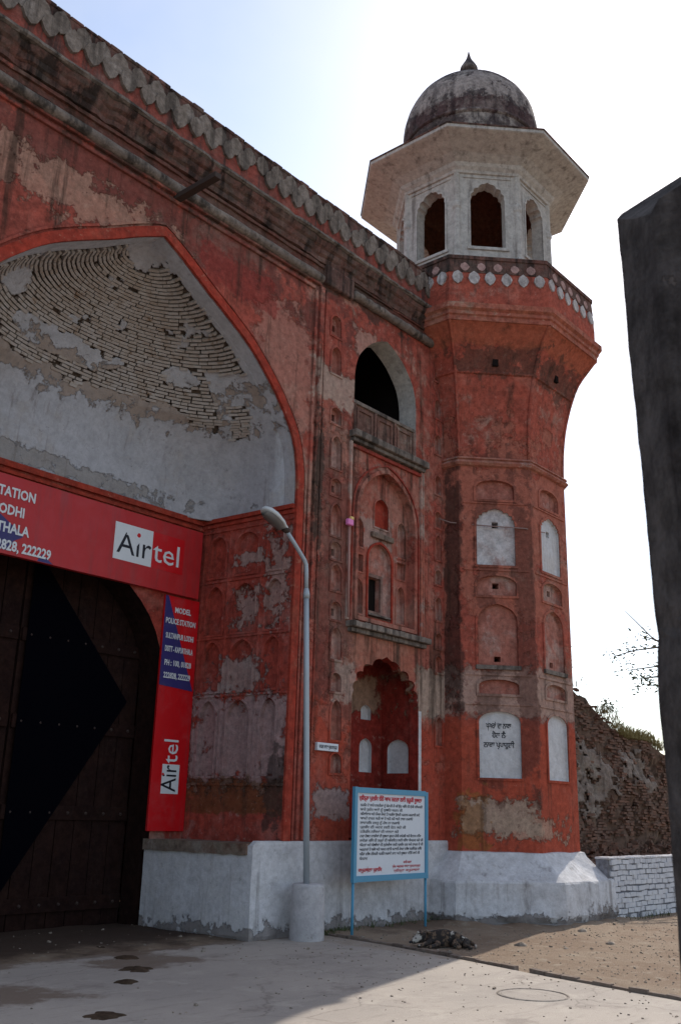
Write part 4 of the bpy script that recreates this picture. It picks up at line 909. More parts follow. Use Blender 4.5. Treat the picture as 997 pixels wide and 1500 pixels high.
def gz(x, y):
    h = .018*fbm(x*.8, y*.8)+.010*fbm(x*3, y*3, 2)
    d = x-kerb_x(y)
    if y < 10.3 and d < .15: h = -.02
    elif y < 10.3: h *= min(1, (d-.1)/.5)
    if y > 10.0 and x < 11.4: h += .035*min(1, (y-10.0)/.8)+.03*max(0, fbm(x*1.2, y*1.2, 8))
    near = max(0, 1-abs(y-10.1)/.7) if 11.2 < x < 16 else 0
    r = hypot(x-TC[0], y-TC[1]); near = max(near, max(0, 1-abs(r-2.35)/.6)); h += .06*near*(1+fbm(x*2, y*2, 5))
    if y < 10.1 and x < kerb_x(y): h = -.02
    return h
m = MB(); gx = [-400, -150, -60, -25, -8]+[0+.22*k for k in range(0, 128)]+[32, 45, 80, 200, 600]; gy = [-400, -150, -50, -20, -6]+[0+.2*k for k in range(0, 78)]+[18, 25, 50, 150, 600]
for y in gy:
    for x in gx: m.v.append((x, y, gz(x, y) if (-1 < x < 29 and -1 < y < 16) else -.02))
nx_ = len(gx)
for j in range(len(gy)-1):
    for i in range(nx_-1): k = j*nx_+i; m.f.append((k, k+1, k+nx_+1, k+nx_))
gr = tag(obj('ground', m, 'earth', None, True, False), kind='structure')
m = MB(); rg = random.Random(3)
far = [(11.5-.5*k, 10.28+.22*fbm(k*.6, 4)+(.25 if k > 2 else -.1)) for k in range(0, 26)]
pts = [(x-.0, y) for x, y in KX[::-1]]+far+[(-2.0, 10.4), (-12, 8), (-30, -30)]
b_ = len(m.v); m.v += [(x, y, .012) for x, y in pts]; n = len(pts)
for tri in tessellate_polygon([[Vector((x, y, 0)) for x, y in pts]]): m.f.append(tuple(b_+k for k in tri))
m.v += [(x, y, -.1) for x, y in pts]
for j in range(n): m.f.append((j, (j+1) % n, n+(j+1) % n, n+j))
tag(obj('road', m, 'road', None), kind='structure')
kb = thing('kerb', 'thin row of worn bricks edging the concrete road against the bare earth', 'kerb', (11.0, 7.0, 0))
KM = []
for k in range(5):
    mb_ = rough_block(60+k, .215, .07, .11, .09); me = bpy.data.meshes.new('brick'); me.from_pydata(mb_.v, [], mb_.f); me.materials.append(M['kerb_brick']); KM.append(me)
rk = random.Random(8); y = 10.0
while y > 1.0:
    x = kerb_x(y)+.045; x2 = kerb_x(y-.22)+.045; a = atan2(-.22, x2-x)+rk.uniform(-.05, .05); e = Vector((cos(a), sin(a), 0)); f = Vector((-e.y, e.x, 0))
    if rk.random() > .04:
        o = bpy.data.objects.new('brick', rk.choice(KM)); link(o, kb); o.matrix_local = basis(Vector((x+rk.uniform(-.012, .012), y-.11, -.012+rk.uniform(-.012, .012)))-ORG[kb.name], e, f, Vector((0, 0, 1)))
    y -= .222
# manhole
M['rim'] = wall_mat('rim_concrete', (.20, .17, .145), (.30, .26, .225), (.37, .33, .28), (.06, .048, .04), .52, .52, streak_amt=.3)
mh = thing('manhole_cover', 'round concrete manhole cover set in the sunlit road', 'manhole cover', (9.45, 5.45, .012))
m = MB(); m.lathe([(.001, .017), (.31, .0165), (.325, .010)], (9.45, 5.45), 40); obj('lid', m, 'road', mh)
m = MB(); m.lathe([(.335, .0125), (.34, .019), (.356, .019), (.362, .012)], (9.45, 5.45), 40); obj('rim', m, M['rim'], mh)

# ================================================================== LOW WALL AND RUIN
lw = thing('brick_wall', 'low whitewashed brick wall right of the tower foot', 'wall', (20.8, 8.4, 0))
m = MB(); m.box((17.3, 8.372, -.1), (24.4, 8.60, 1.03)); obj('core', m, wall_mat('white_mortar', (.25, .25, .27), (.16, .16, .18), (.34, .34, .35), (.07, .06, .06)), lw)
WB = []
for k in range(6):
    mb_ = rough_block(80+k, .232, .05, .083, .05); me = bpy.data.meshes.new('brick'); me.from_pydata(mb_.v, [], mb_.f); me.materials.append(M['white_brick']); WB.append(me)
rw = random.Random(12); cnt = 0
for c in range(11):
    x = 17.36+(c % 2)*.12
    while x < 24.3 and cnt < 299:
        if not (c < 1 and rw.random() < .3):
            o = bpy.data.objects.new('brick', rw.choice(WB)); link(o, lw); cnt += 1
            o.matrix_local = Matrix.Translation(Vector((x+.116+rw.uniform(-.01, .01), 8.362+rw.uniform(-.014, .012), .045+c*.0945+.018*fbm(x*.6, c*.4)+rw.uniform(-.008, .008)))-ORG[lw.name]) @ Matrix.Rotation(rw.uniform(-.06, .06), 4, 'Y') @ Matrix.Diagonal((rw.uniform(.9, 1.06), 1, rw.uniform(.88, 1.04), 1))
        x += .25
m = MB()
for k in range(40):
    xa = 17.3+7.1*k/40; m.box((xa, 8.33+.01*fbm(k*.7, 1), 1.032), (xa+7.1/40, 8.62, 1.07+.02*fbm(k*.5, 3)))
bevel(obj('coping', m, 'panel_white', lw), .012)
ruin = thing('ruined_wall', 'tall crumbling brown brick wall sloping down behind the low white wall', 'wall', (23, 11.2, 0))
RT_ = [(17.9, 5.2), (20.6, 5.15), (21.4, 5.08), (22.1, 5.16), (22.3, 4.85), (22.7, 4.66), (23.2, 4.6), (23.8, 4.22), (24.2, 3.9), (24.8, 3.75), (26.2, 3.75), (28, 3.3), (31, 2.8)]
def rtop(x):
    for (x0, z0), (x1, z1) in zip(RT_, RT_[1:]):
        if x0 <= x <= x1: return z0+(z1-z0)*(x-x0)/(x1-x0)
    return 2.8
def rface(x, z): return 11.05+.24*fbm(x*.6, z*.6, 3)+.12*fbm(x*1.7, z*1.7, 6)+.05*fbm(x*5, z*5, 2)+.12*max(0, z-1.5)
m = MB(); nX, nZ = 130, 44
for i in range(nX+1):
    x = 17.9+13.0*i/nX; t = rtop(x)+.07*fbm(x*2.2, 1.5)
    for j in range(nZ+1):
        z = -.1+(t+.1)*j/nZ; m.v.append((x, rface(x, z)+.05, z))
    m.v.append((x, 11.6, t+.12+.1*fbm(x*1.7, 6))); m.v.append((x, 12.6, t-.1)); m.v.append((x, 13.0, -.1))
q = nZ+4
for i in range(nX):
    for j in range(q-1): k = i*q+j; m.f.append((k, k+q, k+q+1, k+1))
obj('core', m, 'ruin_core', ruin, True, False)
def rplaster(x, z):
    d = ((x-22.3)/1.3)**2+((z-2.7)/1.0)**2; d2 = ((x-25)/1.0)**2+((z-3.0)/.6)**2
    return min(d, d2)+1.3*fbm(x*1.4, z*1.4, 9)+.9*fbm(x*4, z*4, 2) < .55
m = MB(); vi = {}; st = .05
def rv(i, j):
    if (i, j) not in vi: x, z = 20+i*st, .9+j*st; vi[(i, j)] = len(m.v); m.v.append((x, rface(x, z)-.035+.02*fbm(x*5, z*5), z))
    return vi[(i, j)]
pm = set()
for i in range(130):
    for j in range(70):
        x, z = 20+(i+.5)*st, .9+(j+.5)*st
        if z < rtop(x)-.2 and rplaster(x, z): m.f.append((rv(i, j), rv(i+1, j), rv(i+1, j+1), rv(i, j+1))); pm.add((i, j))
rp = obj('plaster_patch', m, 'ruin_plaster', ruin, True, False); sm = rp.modifiers.new('thickness', 'SOLIDIFY'); sm.thickness = .03; sm.offset = -1
rb2 = random.Random(21); RB = []; RM = []
for k in range(8):
    mb_ = rough_block(100+k, .23, .09, .052, .12); me = bpy.data.meshes.new('brick'); me.from_pydata(mb_.v, [], mb_.f); me.materials.append(M['ruin_brick']); RM.append(me)
z = .35
while z < 5.2:
    x = 18.6+rb2.uniform(0, .25)
    while x < 28.5:
        ln = rb2.uniform(.16, .26)
        if z < rtop(x)+.05*fbm(x*2.2, 1.5)+.02 and fbm(x*1.3, z*1.3, 12)*.6+fbm(x*4, z*6, 3)*.5 > -.10 and (int((x-20)/st), int((z-.9)/st)) not in pm:
            RB.append((Vector((x+ln/2, rface(x, z)+.03+rb2.uniform(-.045, .035), z+.05*fbm(x*.5, z*.7)+rb2.uniform(-.008, .008))), ln, rb2.gauss(0, .07), rb2.gauss(0, .2)))
        x += ln+.015
    z += .068
RB.sort(key=lambda q_: (q_[0]-Vector((22.8, 10, 2.8))).length)
rest = MB()
for k, (p, ln, a, a2) in enumerate(RB):
    if k < 300:
        o = bpy.data.objects.new('brick', RM[k % 8]); link(o, ruin); o.matrix_local = Matrix.Translation(p-ORG[ruin.name]) @ Matrix.Rotation(a, 4, 'Y') @ Matrix.Rotation(a2, 4, 'Z') @ Matrix.Diagonal((ln/.23, 1, 1, 1))
    else:
        ca, sa = cos(a2), sin(a2); rest.obox(p, Vector((ca, sa, -a))*ln/2, Vector((-sa, ca, 0))*.045, Vector((a, 0, 1))*.026)
tag(obj('brick_courses', rest, 'ruin_brick', ruin, False, False), kind='stuff')

# ================================================================== POST CLOSE TO THE CAMERA
m = MB(); P0 = Vector((2.425, 1.02, 0))-fw*.30-rt*.019; HH = 3.46; nl = 120; sec = []
for u, d in ((.02, 0), (.25, -.012), (.48, 0), (.5, .02), (.5, .16), (.48, .30), (.25, .31), (.02, .30), (0, .28), (0, .15), (0, .02)): sec.append((u, d))
for k in range(nl+1):
    t = k/nl
    for u, d in sec:
        zz = t*(3.30+.15*d/.3+.62*u-.05*math.exp(-u/.02)+.05*fbm(u*7, d*3, 1)+(.03*fbm(u*25, d*20, 6)))
        notch = .007*math.exp(-((zz-2.16)/.03)**2)*(u < .1)-.006*math.exp(-((zz-2.0)/.12)**2)*(u < .1)
        e = .004*fbm(u*6, zz*1.6, d*5)+.0035*fbm(u*30, zz*14, d*30)
        p = P0+rt*(u+.024*min(1, max(0, (3.4-zz)/1.2))+(e if u < .25 else -e)+notch+.010*(1-t))+fw*(d+e); m.v.append((p.x, p.y, zz+(.012*fbm(u*9, d*9, 4) if k == nl else 0)))
ns = len(sec)
for k in range(nl):
    for j in range(ns): a = k*ns+j; c = k*ns+(j+1) % ns; m.f.append((a, c, c+ns, a+ns))
m.f.append(tuple(nl*ns+j for j in range(ns)))
post = tag(obj('gate_post', m, 'post', None), 'tall dark weathered post with a slanting broken top, close up at the right edge', 'post')


# ================================================================== LAMP
LP = (10.86, 9.80)
lamp = thing('street_lamp', 'grey street lamp with a bent arm, its pole set in a round white concrete base', 'street lamp', (LP[0], LP[1], 0))
m = MB(); m.lathe([(.001, .745), (.20, .745), (.225, .725), (.23, .70), (.235, .3), (.245, -.08)], LP, 40); m.v = [(x+.006*fbm(x*6, y*6, z*4), y+.006*fbm(x*6, y*6+4, z*4), z) for x, y, z in m.v]; obj('base', m, 'concrete', lamp, True)
def onz(z): return (LP[0]-.055*z, LP[1], z)
m = MB(); m.tube([onz(.7), onz(2.2), onz(3.6), onz(4.86)], [.046, .044, .042, .040], 16); obj('pole', m, 'steel', lamp, True)
m = MB(); m.tube([onz(4.80), onz(4.87), onz(4.95)], [.05, .05, .036], 16); obj('collar', m, 'steel', lamp, True)
ar = [onz(4.9), onz(5.22), (10.56, 9.80, 5.32), (10.51, 9.80, 5.39), (10.32, 9.80, 5.56), (10.06, 9.80, 5.78)]
m = MB(); m.tube(ar, .033, 12); arm = obj('arm', m, 'steel', lamp, True)
hd = Vector((-.40, 0, .16)).normalized(); hu = Vector((.16, 0, .40)).normalized(); hy = Vector((0, 1, 0)); hp = Vector((10.10, 9.80, 5.76))
m = MB(); prf = [(0, .05, .05), (.06, .06, .06), (.16, .105, .085), (.32, .135, .10), (.46, .12, .09), (.54, .075, .06), (.565, .02, .02)]
for s_, wy, hz in prf:
    for k in range(14):
        t = 2*pi*k/14; m.v.append(tuple(hp+hd*s_+hy*(wy*cos(t))+hu*(hz*sin(t) if sin(t) > 0 else .3*hz*sin(t))))
for k in range(len(prf)-1):
    for j in range(14): a = k*14+j; c = k*14+(j+1) % 14; m.f.append((a, c, c+14, a+14))
m.f.append(tuple(range(14))[::-1]); m.f.append(tuple((len(prf)-1)*14+j for j in range(14)))
head = obj('lamp_head', m, 'lamp_shell', lamp, True)
m = MB(); rows = [(.12, .07), (.2, .105), (.32, .118), (.44, .105), (.51, .06)]
for s_, wy in rows:
    for k in range(9):
        t = pi+pi*k/8; m.v.append(tuple(hp+hd*s_+hy*(wy*cos(t))+hu*(-.015+.075*sin(t))))
for k in range(len(rows)-1):
    for j in range(8): a = k*9+j; m.f.append((a, a+1, a+10, a+9))
obj('lamp_glass', m, 'lamp_glass', head, True)
m = MB(); m.tube([tuple(hp-hd*.03), tuple(hp+hd*.06)], [.05, .058], 12); obj('socket', m, 'iron', head, True)

# ================================================================== NOTICE BOARD
A_, B_ = Vector((11.64, 9.61, 0)), Vector((13.56, 9.71, 0)); ed = (B_-A_).normalized(); Wd = (B_-A_).length; nb_n = Vector((ed.y, -ed.x, 0))
nb = thing('notice_board', 'blue framed white notice board on two thin legs in front of the plinth', 'notice board', tuple((A_+B_)/2))
FNB = (A_, ed, Vector((0, 0, 1)), nb_n)
m = MB(); m.prism(rect(0.0, Wd, .80, 2.03), FNB, -.02, .0); m.prism(rect(0.0, Wd, .80, 2.03)[::-1], FNB, -.019, -.021); obj('panel', m, 'board', nb)
m = MB()
for r_ in (rect(-.045, .025, .74, 2.09), rect(Wd-.025, Wd+.045, .74, 2.07)): m.prism(r_, FNB, -.03, .022)
m.prism(rect(.025, Wd-.025, 2.005, 2.085), FNB, -.03, .021); m.prism(rect(.025, Wd-.025, .745, .83), FNB, -.03, .021); obj('frame', m, 'board_blue', nb)
for u in (-.012, Wd+.012):
    p = A_+ed*u; m = MB(); m.tube([(p.x, p.y+.012, -.1), (p.x, p.y+.012, .76)], .022, 10); obj('leg', m, 'board_blue', nb, True)
text('lettering', 'ਜ਼ਿਲ੍ਹਾ ਪੁਲਿਸ ਵੱਲੋਂ ਆਮ ਜਨਤਾ ਲਈ ਜ਼ਰੂਰੀ ਸੂਚਨਾ', FNB, .09, 1.905, .085, 'ink_red', nb, .003, fit=1.72, bold=.003)
lines = ['ਸ਼ਹਿਰ ਦੇ ਸਾਰੇ ਵਸਨੀਕਾਂ ਨੂੰ ਬੇਨਤੀ ਹੈ ਕਿ ਉਹ ਕਿਸੇ ਵੀ ਸ਼ੱਕੀ ਵਿਅਕਤੀ', 'ਬਾਰੇ ਤੁਰੰਤ ਥਾਣੇ ਨੂੰ ਸੂਚਿਤ ਕਰਨ ਜੀ', 'ਕਿਰਾਏਦਾਰ ਅਤੇ ਨੌਕਰ ਰੱਖਣ ਤੋਂ ਪਹਿਲਾਂ ਉਸਦੀ ਪੜਤਾਲ ਕਰਵਾਈ ਜਾਵੇ', 'ਆਪਣੇ ਵਾਹਨ ਸਹੀ ਥਾਂ ਤੇ ਖੜੇ ਕਰੋ ਅਤੇ ਤਾਲਾ ਲਗਾਓ', 'ਲਾਵਾਰਿਸ ਵਸਤੂ ਨੂੰ ਹੱਥ ਨਾ ਲਗਾਓ', 'ਪੁਲਿਸ ਦੀ ਮਦਦ ਲਈ ਫੋਨ ਕਰੋ ਜੀ', 'ਟਰੈਫਿਕ ਨਿਯਮਾਂ ਦੀ ਪਾਲਣਾ ਕਰੋ', 'ਨਸ਼ਾ ਵੇਚਣ ਵਾਲਿਆਂ ਦੀ ਸੂਚਨਾ ਗੁਪਤ ਰੱਖੀ ਜਾਵੇਗੀ ਅਤੇ ਇਨਾਮ ਦਿੱਤਾ', 'ਜਾਵੇਗਾ ਕਿਸੇ ਵੀ ਤਰ੍ਹਾਂ ਦੀ ਸ਼ਿਕਾਇਤ ਲਈ ਸਿੱਧਾ ਸੰਪਰਕ ਕਰੋ ਜੀ', 'ਔਰਤਾਂ ਅਤੇ ਬੱਚਿਆਂ ਦੀ ਸੁਰੱਖਿਆ ਲਈ ਪੁਲਿਸ ਹਰ ਸਮੇਂ ਹਾਜ਼ਰ ਹੈ ਜੀ', 'ਅਫਵਾਹਾਂ ਤੋਂ ਬਚੋ ਅਤੇ ਅਮਨ ਸ਼ਾਂਤੀ ਬਣਾਈ ਰੱਖਣ ਵਿਚ ਸਹਿਯੋਗ ਦਿਓ', 'ਪਿੰਡਾਂ ਵਿਚ ਠੀਕਰੀ ਪਹਿਰੇ ਲਗਾਏ ਜਾਣ ਅਤੇ ਸੂਚਨਾ ਦਿੱਤੀ ਜਾਵੇ ਜੀ', 'ਧੰਨਵਾਦ']
wds = [1.70, 1.12, 1.62, 1.42, 1.05, 1.22, 1.02, 1.66, 1.72, 1.72, 1.68, 1.62, .20]
for k, (s_, wd) in enumerate(zip(lines, wds)): text('lettering', s_, FNB, .12, 1.815-.0635*k, .052, 'ink_grey', nb, .003, fit=wd)
text('lettering', 'ਕਪੂਰਥਲਾ ਪੁਲਿਸ', FNB, .10, .885, .07, 'ink_red', nb, .003, fit=.6, bold=.002)
text('lettering', 'ਜਾਰੀ ਕਰਤਾ', FNB, 1.28, .985, .05, 'ink_red', nb, .003, fit=.22); text('lettering', 'ਮੁੱਖ ਅਫਸਰ ਥਾਣਾ ਸੁਲਤਾਨਪੁਰ', FNB, .98, .925, .05, 'ink_red', nb, .003, fit=.78); text('lettering', 'ਜ਼ਿਲ੍ਹਾ ਕਪੂਰਥਲਾ', FNB, 1.02, .865, .05, 'ink_red', nb, .003, fit=.72)

# ================================================================== PIPE, CABLE
pp = thing('wall_pipe', 'thin upright pipe with a bright pink tip on the red wall', 'pipe', (11.965, YF-.05, 4.8))
m = MB(); m.tube([(11.99, YF-.065, 4.78), (11.965, YF-.065, 5.6), (11.95, YF-.065, 6.36)], .018, 8); obj('tube', m, 'pipe', pp, True)
m = MB(); m.box((11.86, YF-.13, 6.33), (12.0, YF-.05, 6.44)); bevel(obj('pink_cap', m, 'pink', pp), .02)
m = MB(); m.box((11.95, YF-.11, 6.442), (12.03, YF-.05, 6.50)); bevel(obj('yellow_cap', m, 'yellow', pp), .015)
m = MB(); m.tube([(14.62, YF-.03, 7.13), (14.78, 10.0, 7.06), (15.2, 9.45, 7.0), (15.7, 8.93, 6.98), (16.3, 8.835, 7.02)], .012, 6)
tag(obj('cable', m, 'cable', None, True), 'slack pale cable strung across the tower just below its upper white panels', 'cable')

# ================================================================== DOG
def dog_mat():
    g = G('dog_coat', .8, .2); n = g.noise(9, 5, .7); f = g.noise(70, 3, .7)
    c = g.mix(g.ramp(n, .50, .60), (.028, .023, .021), (.16, .105, .07)); c = g.mix(g.ramp(g.noise(5, 4, .6, off=(3, 3, 3)), .55, .60), c, (.42, .38, .33))
    return g.done(c, g.bump(f, .6, .01))
M['dog_fur'] = dog_mat()
DC = Vector((11.98, 8.30, 0)); da = rt; db = -fw
V = [(.27, 0, .115, .115), (.08, .01, .125, .135), (-.12, .0, .125, .13), (-.23, .03, .12, .085), (-.32, .07, .105, .075), (-.39, .12, .075, .048), (-.435, .16, .055, .030),
     (-.17, .13, .07, .05), (-.25, .22, .045, .030), (-.33, .29, .03, .024), (-.37, .31, .026, .026),
     (-.07, .14, .06, .05), (-.10, .25, .04, .030), (-.19, .33, .028, .024), (-.23, .345, .026, .026),
     (.22, .15, .085, .075), (.12, .23, .05, .038), (.22, .30, .032, .025), (.16, .345, .028, .026),
     (.33, .13, .07, .065), (.27, .25, .045, .034), (.37, .31, .03, .024), (.31, .36, .027, .026),
     (.38, .0, .06, .03), (.45, .09, .03, .022), (.44, .19, .022, .016),
     (-.31, .03, .165, .030), (-.305, .015, .205, .012), (-.34, .11, .165, .028), (-.345, .125, .20, .012)]
Eg = [(0, 1), (1, 2), (2, 3), (3, 4), (4, 5), (5, 6), (2, 7), (7, 8), (8, 9), (9, 10), (2, 11), (11, 12), (12, 13), (13, 14), (0, 15), (15, 16), (16, 17), (17, 18), (0, 19), (19, 20), (20, 21), (21, 22), (0, 23), (23, 24), (24, 25), (4, 26), (26, 27), (4, 28), (28, 29)]
me = bpy.data.meshes.new('dog'); me.from_pydata([tuple(da*v[0]+db*v[1]+Vector((0, 0, v[2]-.005))) for v in V], Eg, []); me.materials.append(M['dog_fur'])
dog = bpy.data.objects.new('dog', me); COL.objects.link(dog); dog.location = DC; ORG[dog.name] = DC.copy()
md = dog.modifiers.new('skin', 'SKIN'); md.use_smooth_shade = True; md.branch_smoothing = .4
for k, sv in enumerate(me.skin_vertices[0].data): sv.radius = (V[k][3], V[k][3]); sv.use_root = (k == 0)
ss = dog.modifiers.new('sub', 'SUBSURF'); ss.levels = 2; ss.render_levels = 2
tag(dog, 'dark mottled dog lying asleep on the shaded earth near the notice board', 'dog')
def blob(c, r, mat, par):
    m = MB(); m.lathe([(r*sin(pi*k/6)+1e-4, c.z-r*cos(pi*k/6)) for k in range(7)], c, 10); return m
for nm, (a, b1, z_), r_ in (('eye', (-.375, .155, .105), .010), ('eye', (-.40, .075, .115), .010), ('nose', (-.452, .178, .056), .017)):
    obj(nm, blob(DC+da*a+db*b1+Vector((0, 0, z_)), r_, 'ink', dog), 'ink', dog, True)

# ================================================================== SMALL THINGS ON THE GROUND
def lump(name, x, y, r, h, mat, seed, label, cat, group=None, z=.012):
    m = MB(); n, k = 18, 5
    for i in range(k+1):
        t = i/k*pi/2
        for j in range(n):
            a = 2*pi*j/n; q = 1+.55*fbm(cos(a)*1.3, sin(a)*1.3, seed*3.3)+.35*fbm(cos(a)*4, sin(a)*4, seed); rr = r*q*cos(t)+1e-4
            m.v.append((x+rr*cos(a)*1.25, y+rr*sin(a), z-.004+h*sin(t)*(1+.3*fbm(cos(a)*2, sin(a)*2, seed+5+t))))
    for i in range(k):
        for j in range(n): a = i*n+j; c = i*n+(j+1) % n; m.f.append((a, c, c+n, a+n))
    return tag(obj(name, m, mat, None, True), label, cat, group)
for k, (x, y, r, lb) in enumerate(((7.87, 9.94, .13, 'flat dark dung pat on the road, farthest of the row left of centre'), (7.42, 9.19, .16, 'broad dark dung pat on the road, second from the gate'), (6.83, 8.6, .10, 'small dark dung pat on the road, third from the gate'), (5.65, 7.38, .14, 'dark dung pat at the bottom edge of the photo, nearest the camera'), (8.1, 10.75, .12, 'dark dung pat at the edge of the soil before the doorway'))):
    lump('dung_pat', x, y, r, .03, 'dung', k+1, lb, 'dung', 'dung pats on the road')
for k, (x, y, r, lb) in enumerate(((12.87, 7.58, .075, 'pale flat stone on the earth right of the dog'), (14.16, 6.87, .06, 'small stone on the sunlit earth, farthest right'), (13.12, 7.03, .035, 'tiny stone on the sunlit earth between the two larger ones'), (15.3, 7.9, .07, 'grey stone on the earth in front of the tower plinth'))):
    lump('stone', x, y, r, r*.7, 'rock', k+20, lb, 'stone', 'loose stones on the earth', z=.0)
m = MB(); r = random.Random(4)
for k in range(2600):
    if r.random() < .88: x, y = r.uniform(10.8, 20), r.uniform(3, 9.6)
    else: x, y = r.uniform(5, 10.5), r.uniform(10.5, 12.4); 
    if y > 10.3 and r.random() < .8: continue
    if y < 10.1 and x < kerb_x(y)+.12: continue
    if hypot(x-TC[0], y-TC[1]) < 2.3: continue
    s_ = r.uniform(.004, .012)*(1 if r.random() < .95 else 2.2); z = gz(x, y); a = r.uniform(0, 3); e = Vector((cos(a), sin(a), .2)).normalized(); f = Vector((-e.y, e.x, 0)).normalized()
    m.obox((x, y, z+s_*.3), e*s_, f*s_*r.uniform(.5, .9), e.cross(f)*s_*r.uniform(.4, .7))
for k in range(380):
    y = r.uniform(3.5, 10.4); x = kerb_x(y)-abs(r.gauss(0, 1.6))-.03 if r.random() < .6 else r.uniform(4, 11)
    if x > kerb_x(y)-.02: continue
    s_ = r.uniform(.004, .011)*(1 if r.random() < .96 else 2); a = r.uniform(0, 3); e = Vector((cos(a), sin(a), .2)).normalized(); f = Vector((-e.y, e.x, 0)).normalized()
    m.obox((x, y, .012+s_*.3), e*s_, f*s_*r.uniform(.5, .9), e.cross(f)*s_*r.uniform(.4, .7))
tag(obj('gravel', m, 'rock', None, False, False), 'loose gravel and crumbs scattered over the bare earth and road edge', 'gravel', None, 'stuff')
def tufts(name, spots, mat, label, hmin, hmax):
    m = MB(); r = random.Random(17)
    for x, y, z, n, sp in spots:
        for k in range(n):
            a = r.uniform(0, 2*pi); d = sp*sqrt(r.random()); p = Vector((x+d*cos(a), y+d*sin(a), z)); h = r.uniform(hmin, hmax); ln = Vector((r.uniform(-.5, .5), r.uniform(-.5, .5), 1)).normalized()*h; w_ = Vector((cos(a+1), sin(a+1), 0))*r.uniform(.004, .010)
            i = len(m.v); m.v += [tuple(p-w_), tuple(p+w_), tuple(p+ln*.6+w_*.6), tuple(p+ln+Vector((ln.x, ln.y, -h*.1))*.5), tuple(p+ln*.6-w_*.6)]; m.f.append((i, i+1, i+2, i+3, i+4))
    return tag(obj(name, m, mat, None, False, False), label, 'grass', None, 'stuff')
tufts('weeds', [(11.55+.12*k, 9.98+.03*(k % 3), .0, 45, .12) for k in range(5)]+[(11.9+.35*k, 10.02, .04, 14, .12) for k in range(8)]+[(17.6+.3*k, 8.2, 0, 10, .1) for k in range(7)], 'leaf', 'low green weeds along the foot of the white plinth', .04, .13)
tufts('dry_grass', [(23.7+.22*k, 11.35, rtop(23.7+.22*k)+.06, 90, .28) for k in range(16)]+[(21.2+.3*k, 11.4, rtop(21.2+.3*k)+.1, 14, .25) for k in range(6)], 'grass', 'dry yellow grass on the sloping top of the ruined wall', .15, .42)
# rubble at the foot of the ruin, seen over the low wall
m = MB(); r = random.Random(31)
for k in range(900):
    x = r.uniform(18.6, 27); y = r.uniform(9.4, 11.2); z = max(0, (y-9.2)*.75-.2)*r.uniform(.85, 1.02); s_ = r.uniform(.03, .10); a = r.uniform(0, 6); e = Vector((cos(a), sin(a), r.uniform(-.4, .4))).normalized(); f = e.cross(Vector((0, 0, 1))).normalized()
    m.obox((x, y, z), e*s_, f*s_*.6, e.cross(f)*s_*.45)
tag(obj('rubble', m, 'ruin_brick', None, False, False), 'fallen brick rubble heaped at the foot of the ruined wall', 'rubble', None, 'stuff')

# ================================================================== TREE BEHIND THE POST, SAPLING ON THE RUIN
def leafy(parent, tips, n, sz, spread, seed, mat='leaf'):
    m = MB(); r = random.Random(seed)
    for tp in tips:
        for k in range(n):
            p = Vector(tp)+Vector((r.gauss(0, spread), r.gauss(0, spread), r.gauss(0, spread*.55))); s_ = sz*r.uniform(.6, 1.3)
            a = Vector((r.gauss(0, 1), r.gauss(0, 1), r.gauss(0, .5))).normalized(); b1 = a.cross(Vector((r.gauss(0, 1), r.gauss(0, 1), 1))).normalized()
            i = len(m.v); m.v += [tuple(p-a*s_), tuple(p+b1*s_*.4), tuple(p+a*s_), tuple(p-b1*s_*.4)]; m.f.append((i, i+1, i+2, i+3))
    return obj('foliage', m, mat, parent, False, False)
tree = thing('tree', 'thin bare tree with sparse leafy twigs reaching out left from behind the post', 'tree', (24.9, 8.9, 0))
m = MB(); m.tube([(24.9, 8.9, -.1), (24.85, 8.95, 2.5), (24.95, 8.85, 5.0), (25.0, 8.8, 7.5)], [.13, .10, .07, .03], 10); obj('trunk', m, 'bark', tree, True)
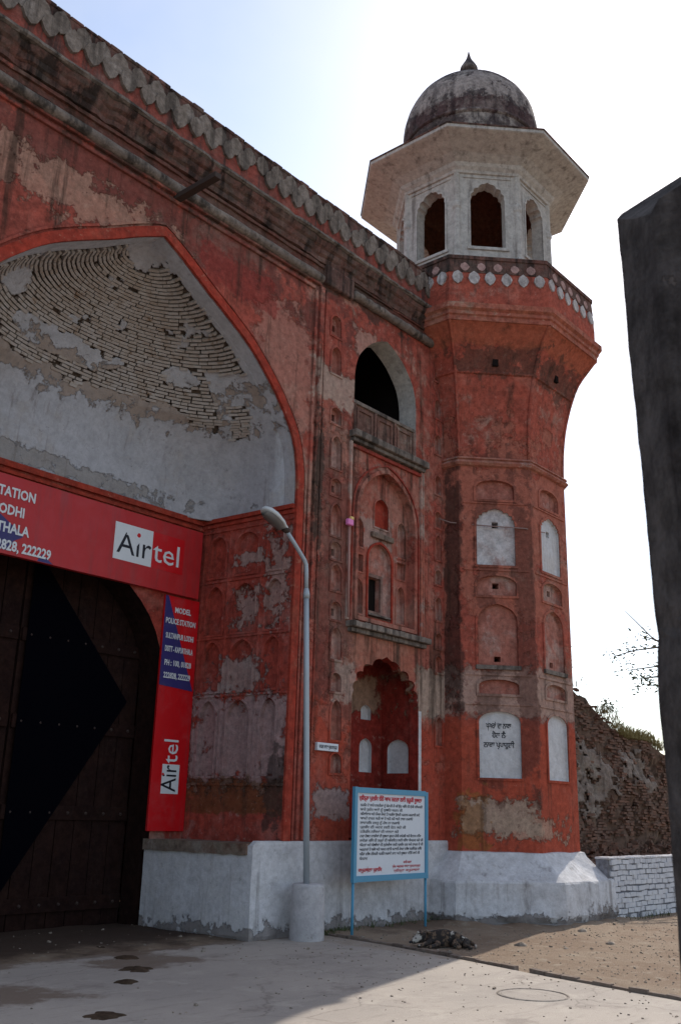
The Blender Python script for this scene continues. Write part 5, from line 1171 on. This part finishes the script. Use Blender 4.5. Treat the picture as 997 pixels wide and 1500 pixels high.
tips = []
for br in ([(24.9, 8.9, 5.2), (24.3, 9.4, 5.75), (23.85, 9.75, 5.95), (23.45, 10.3, 5.85), (23.2, 10.75, 5.7)], [(24.88, 8.92, 4.7), (24.2, 9.45, 5.3), (23.75, 9.9, 5.45), (23.4, 10.5, 5.35)], [(24.9, 8.9, 5.4), (24.2, 9.4, 5.7), (23.7, 9.95, 6.2), (23.3, 10.42, 6.85)], [(24.9, 8.9, 4.4), (24.3, 9.5, 4.75), (23.9, 9.95, 5.0), (23.65, 10.25, 5.0)], [(24.3, 9.4, 5.75), (23.95, 9.8, 6.1), (23.6, 10.2, 6.25)], [(24.2, 9.45, 5.3), (23.8, 9.9, 5.2), (23.55, 10.25, 5.15)], [(24.95, 8.85, 6), (25.6, 8.3, 6.8)], [(24.95, 8.85, 5.2), (25.4, 8.2, 5.9)]):
    m = MB(); m.tube(br, [.036-.026*k/(len(br)-1) for k in range(len(br))], 6); obj('branch', m, 'bark', tree, True)
    if br[-1][2] < 6.3: tips += br[-3:]
leafy(tree, tips, 40, .06, .19, 5)
sap = thing('sapling', 'small bushy sapling growing on top of the ruined wall beside the tower', 'shrub', (21.35, 11.5, 5.1))
m = MB(); tp = []; r = random.Random(6)
for k in range(9):
    e = Vector((21.35+r.uniform(-.5, .5), 11.5+r.uniform(-.3, .3), 5.1+r.uniform(.35, .85))); m.tube([(21.35, 11.5, 5.0), tuple((Vector((21.35, 11.5, 5.05))+e)/2+Vector((0, 0, .08))), tuple(e)], [.014, .009, .004], 5); tp.append(e)
obj('stem', m, 'bark', sap, True); leafy(sap, tp, 16, .04, .12, 8)
bu = thing('shrub', 'little green shrub on the shoulder of the ruined wall', 'shrub', (23.55, 11.3, 4.35))
m = MB(); m.tube([(23.55, 11.3, 4.3), (23.6, 11.25, 4.6)], .012, 5); obj('stem', m, 'bark', bu, True); leafy(bu, [(23.6, 11.2, 4.55), (23.75, 11.1, 4.45), (23.5, 11.2, 4.6)], 40, .05, .12, 9)
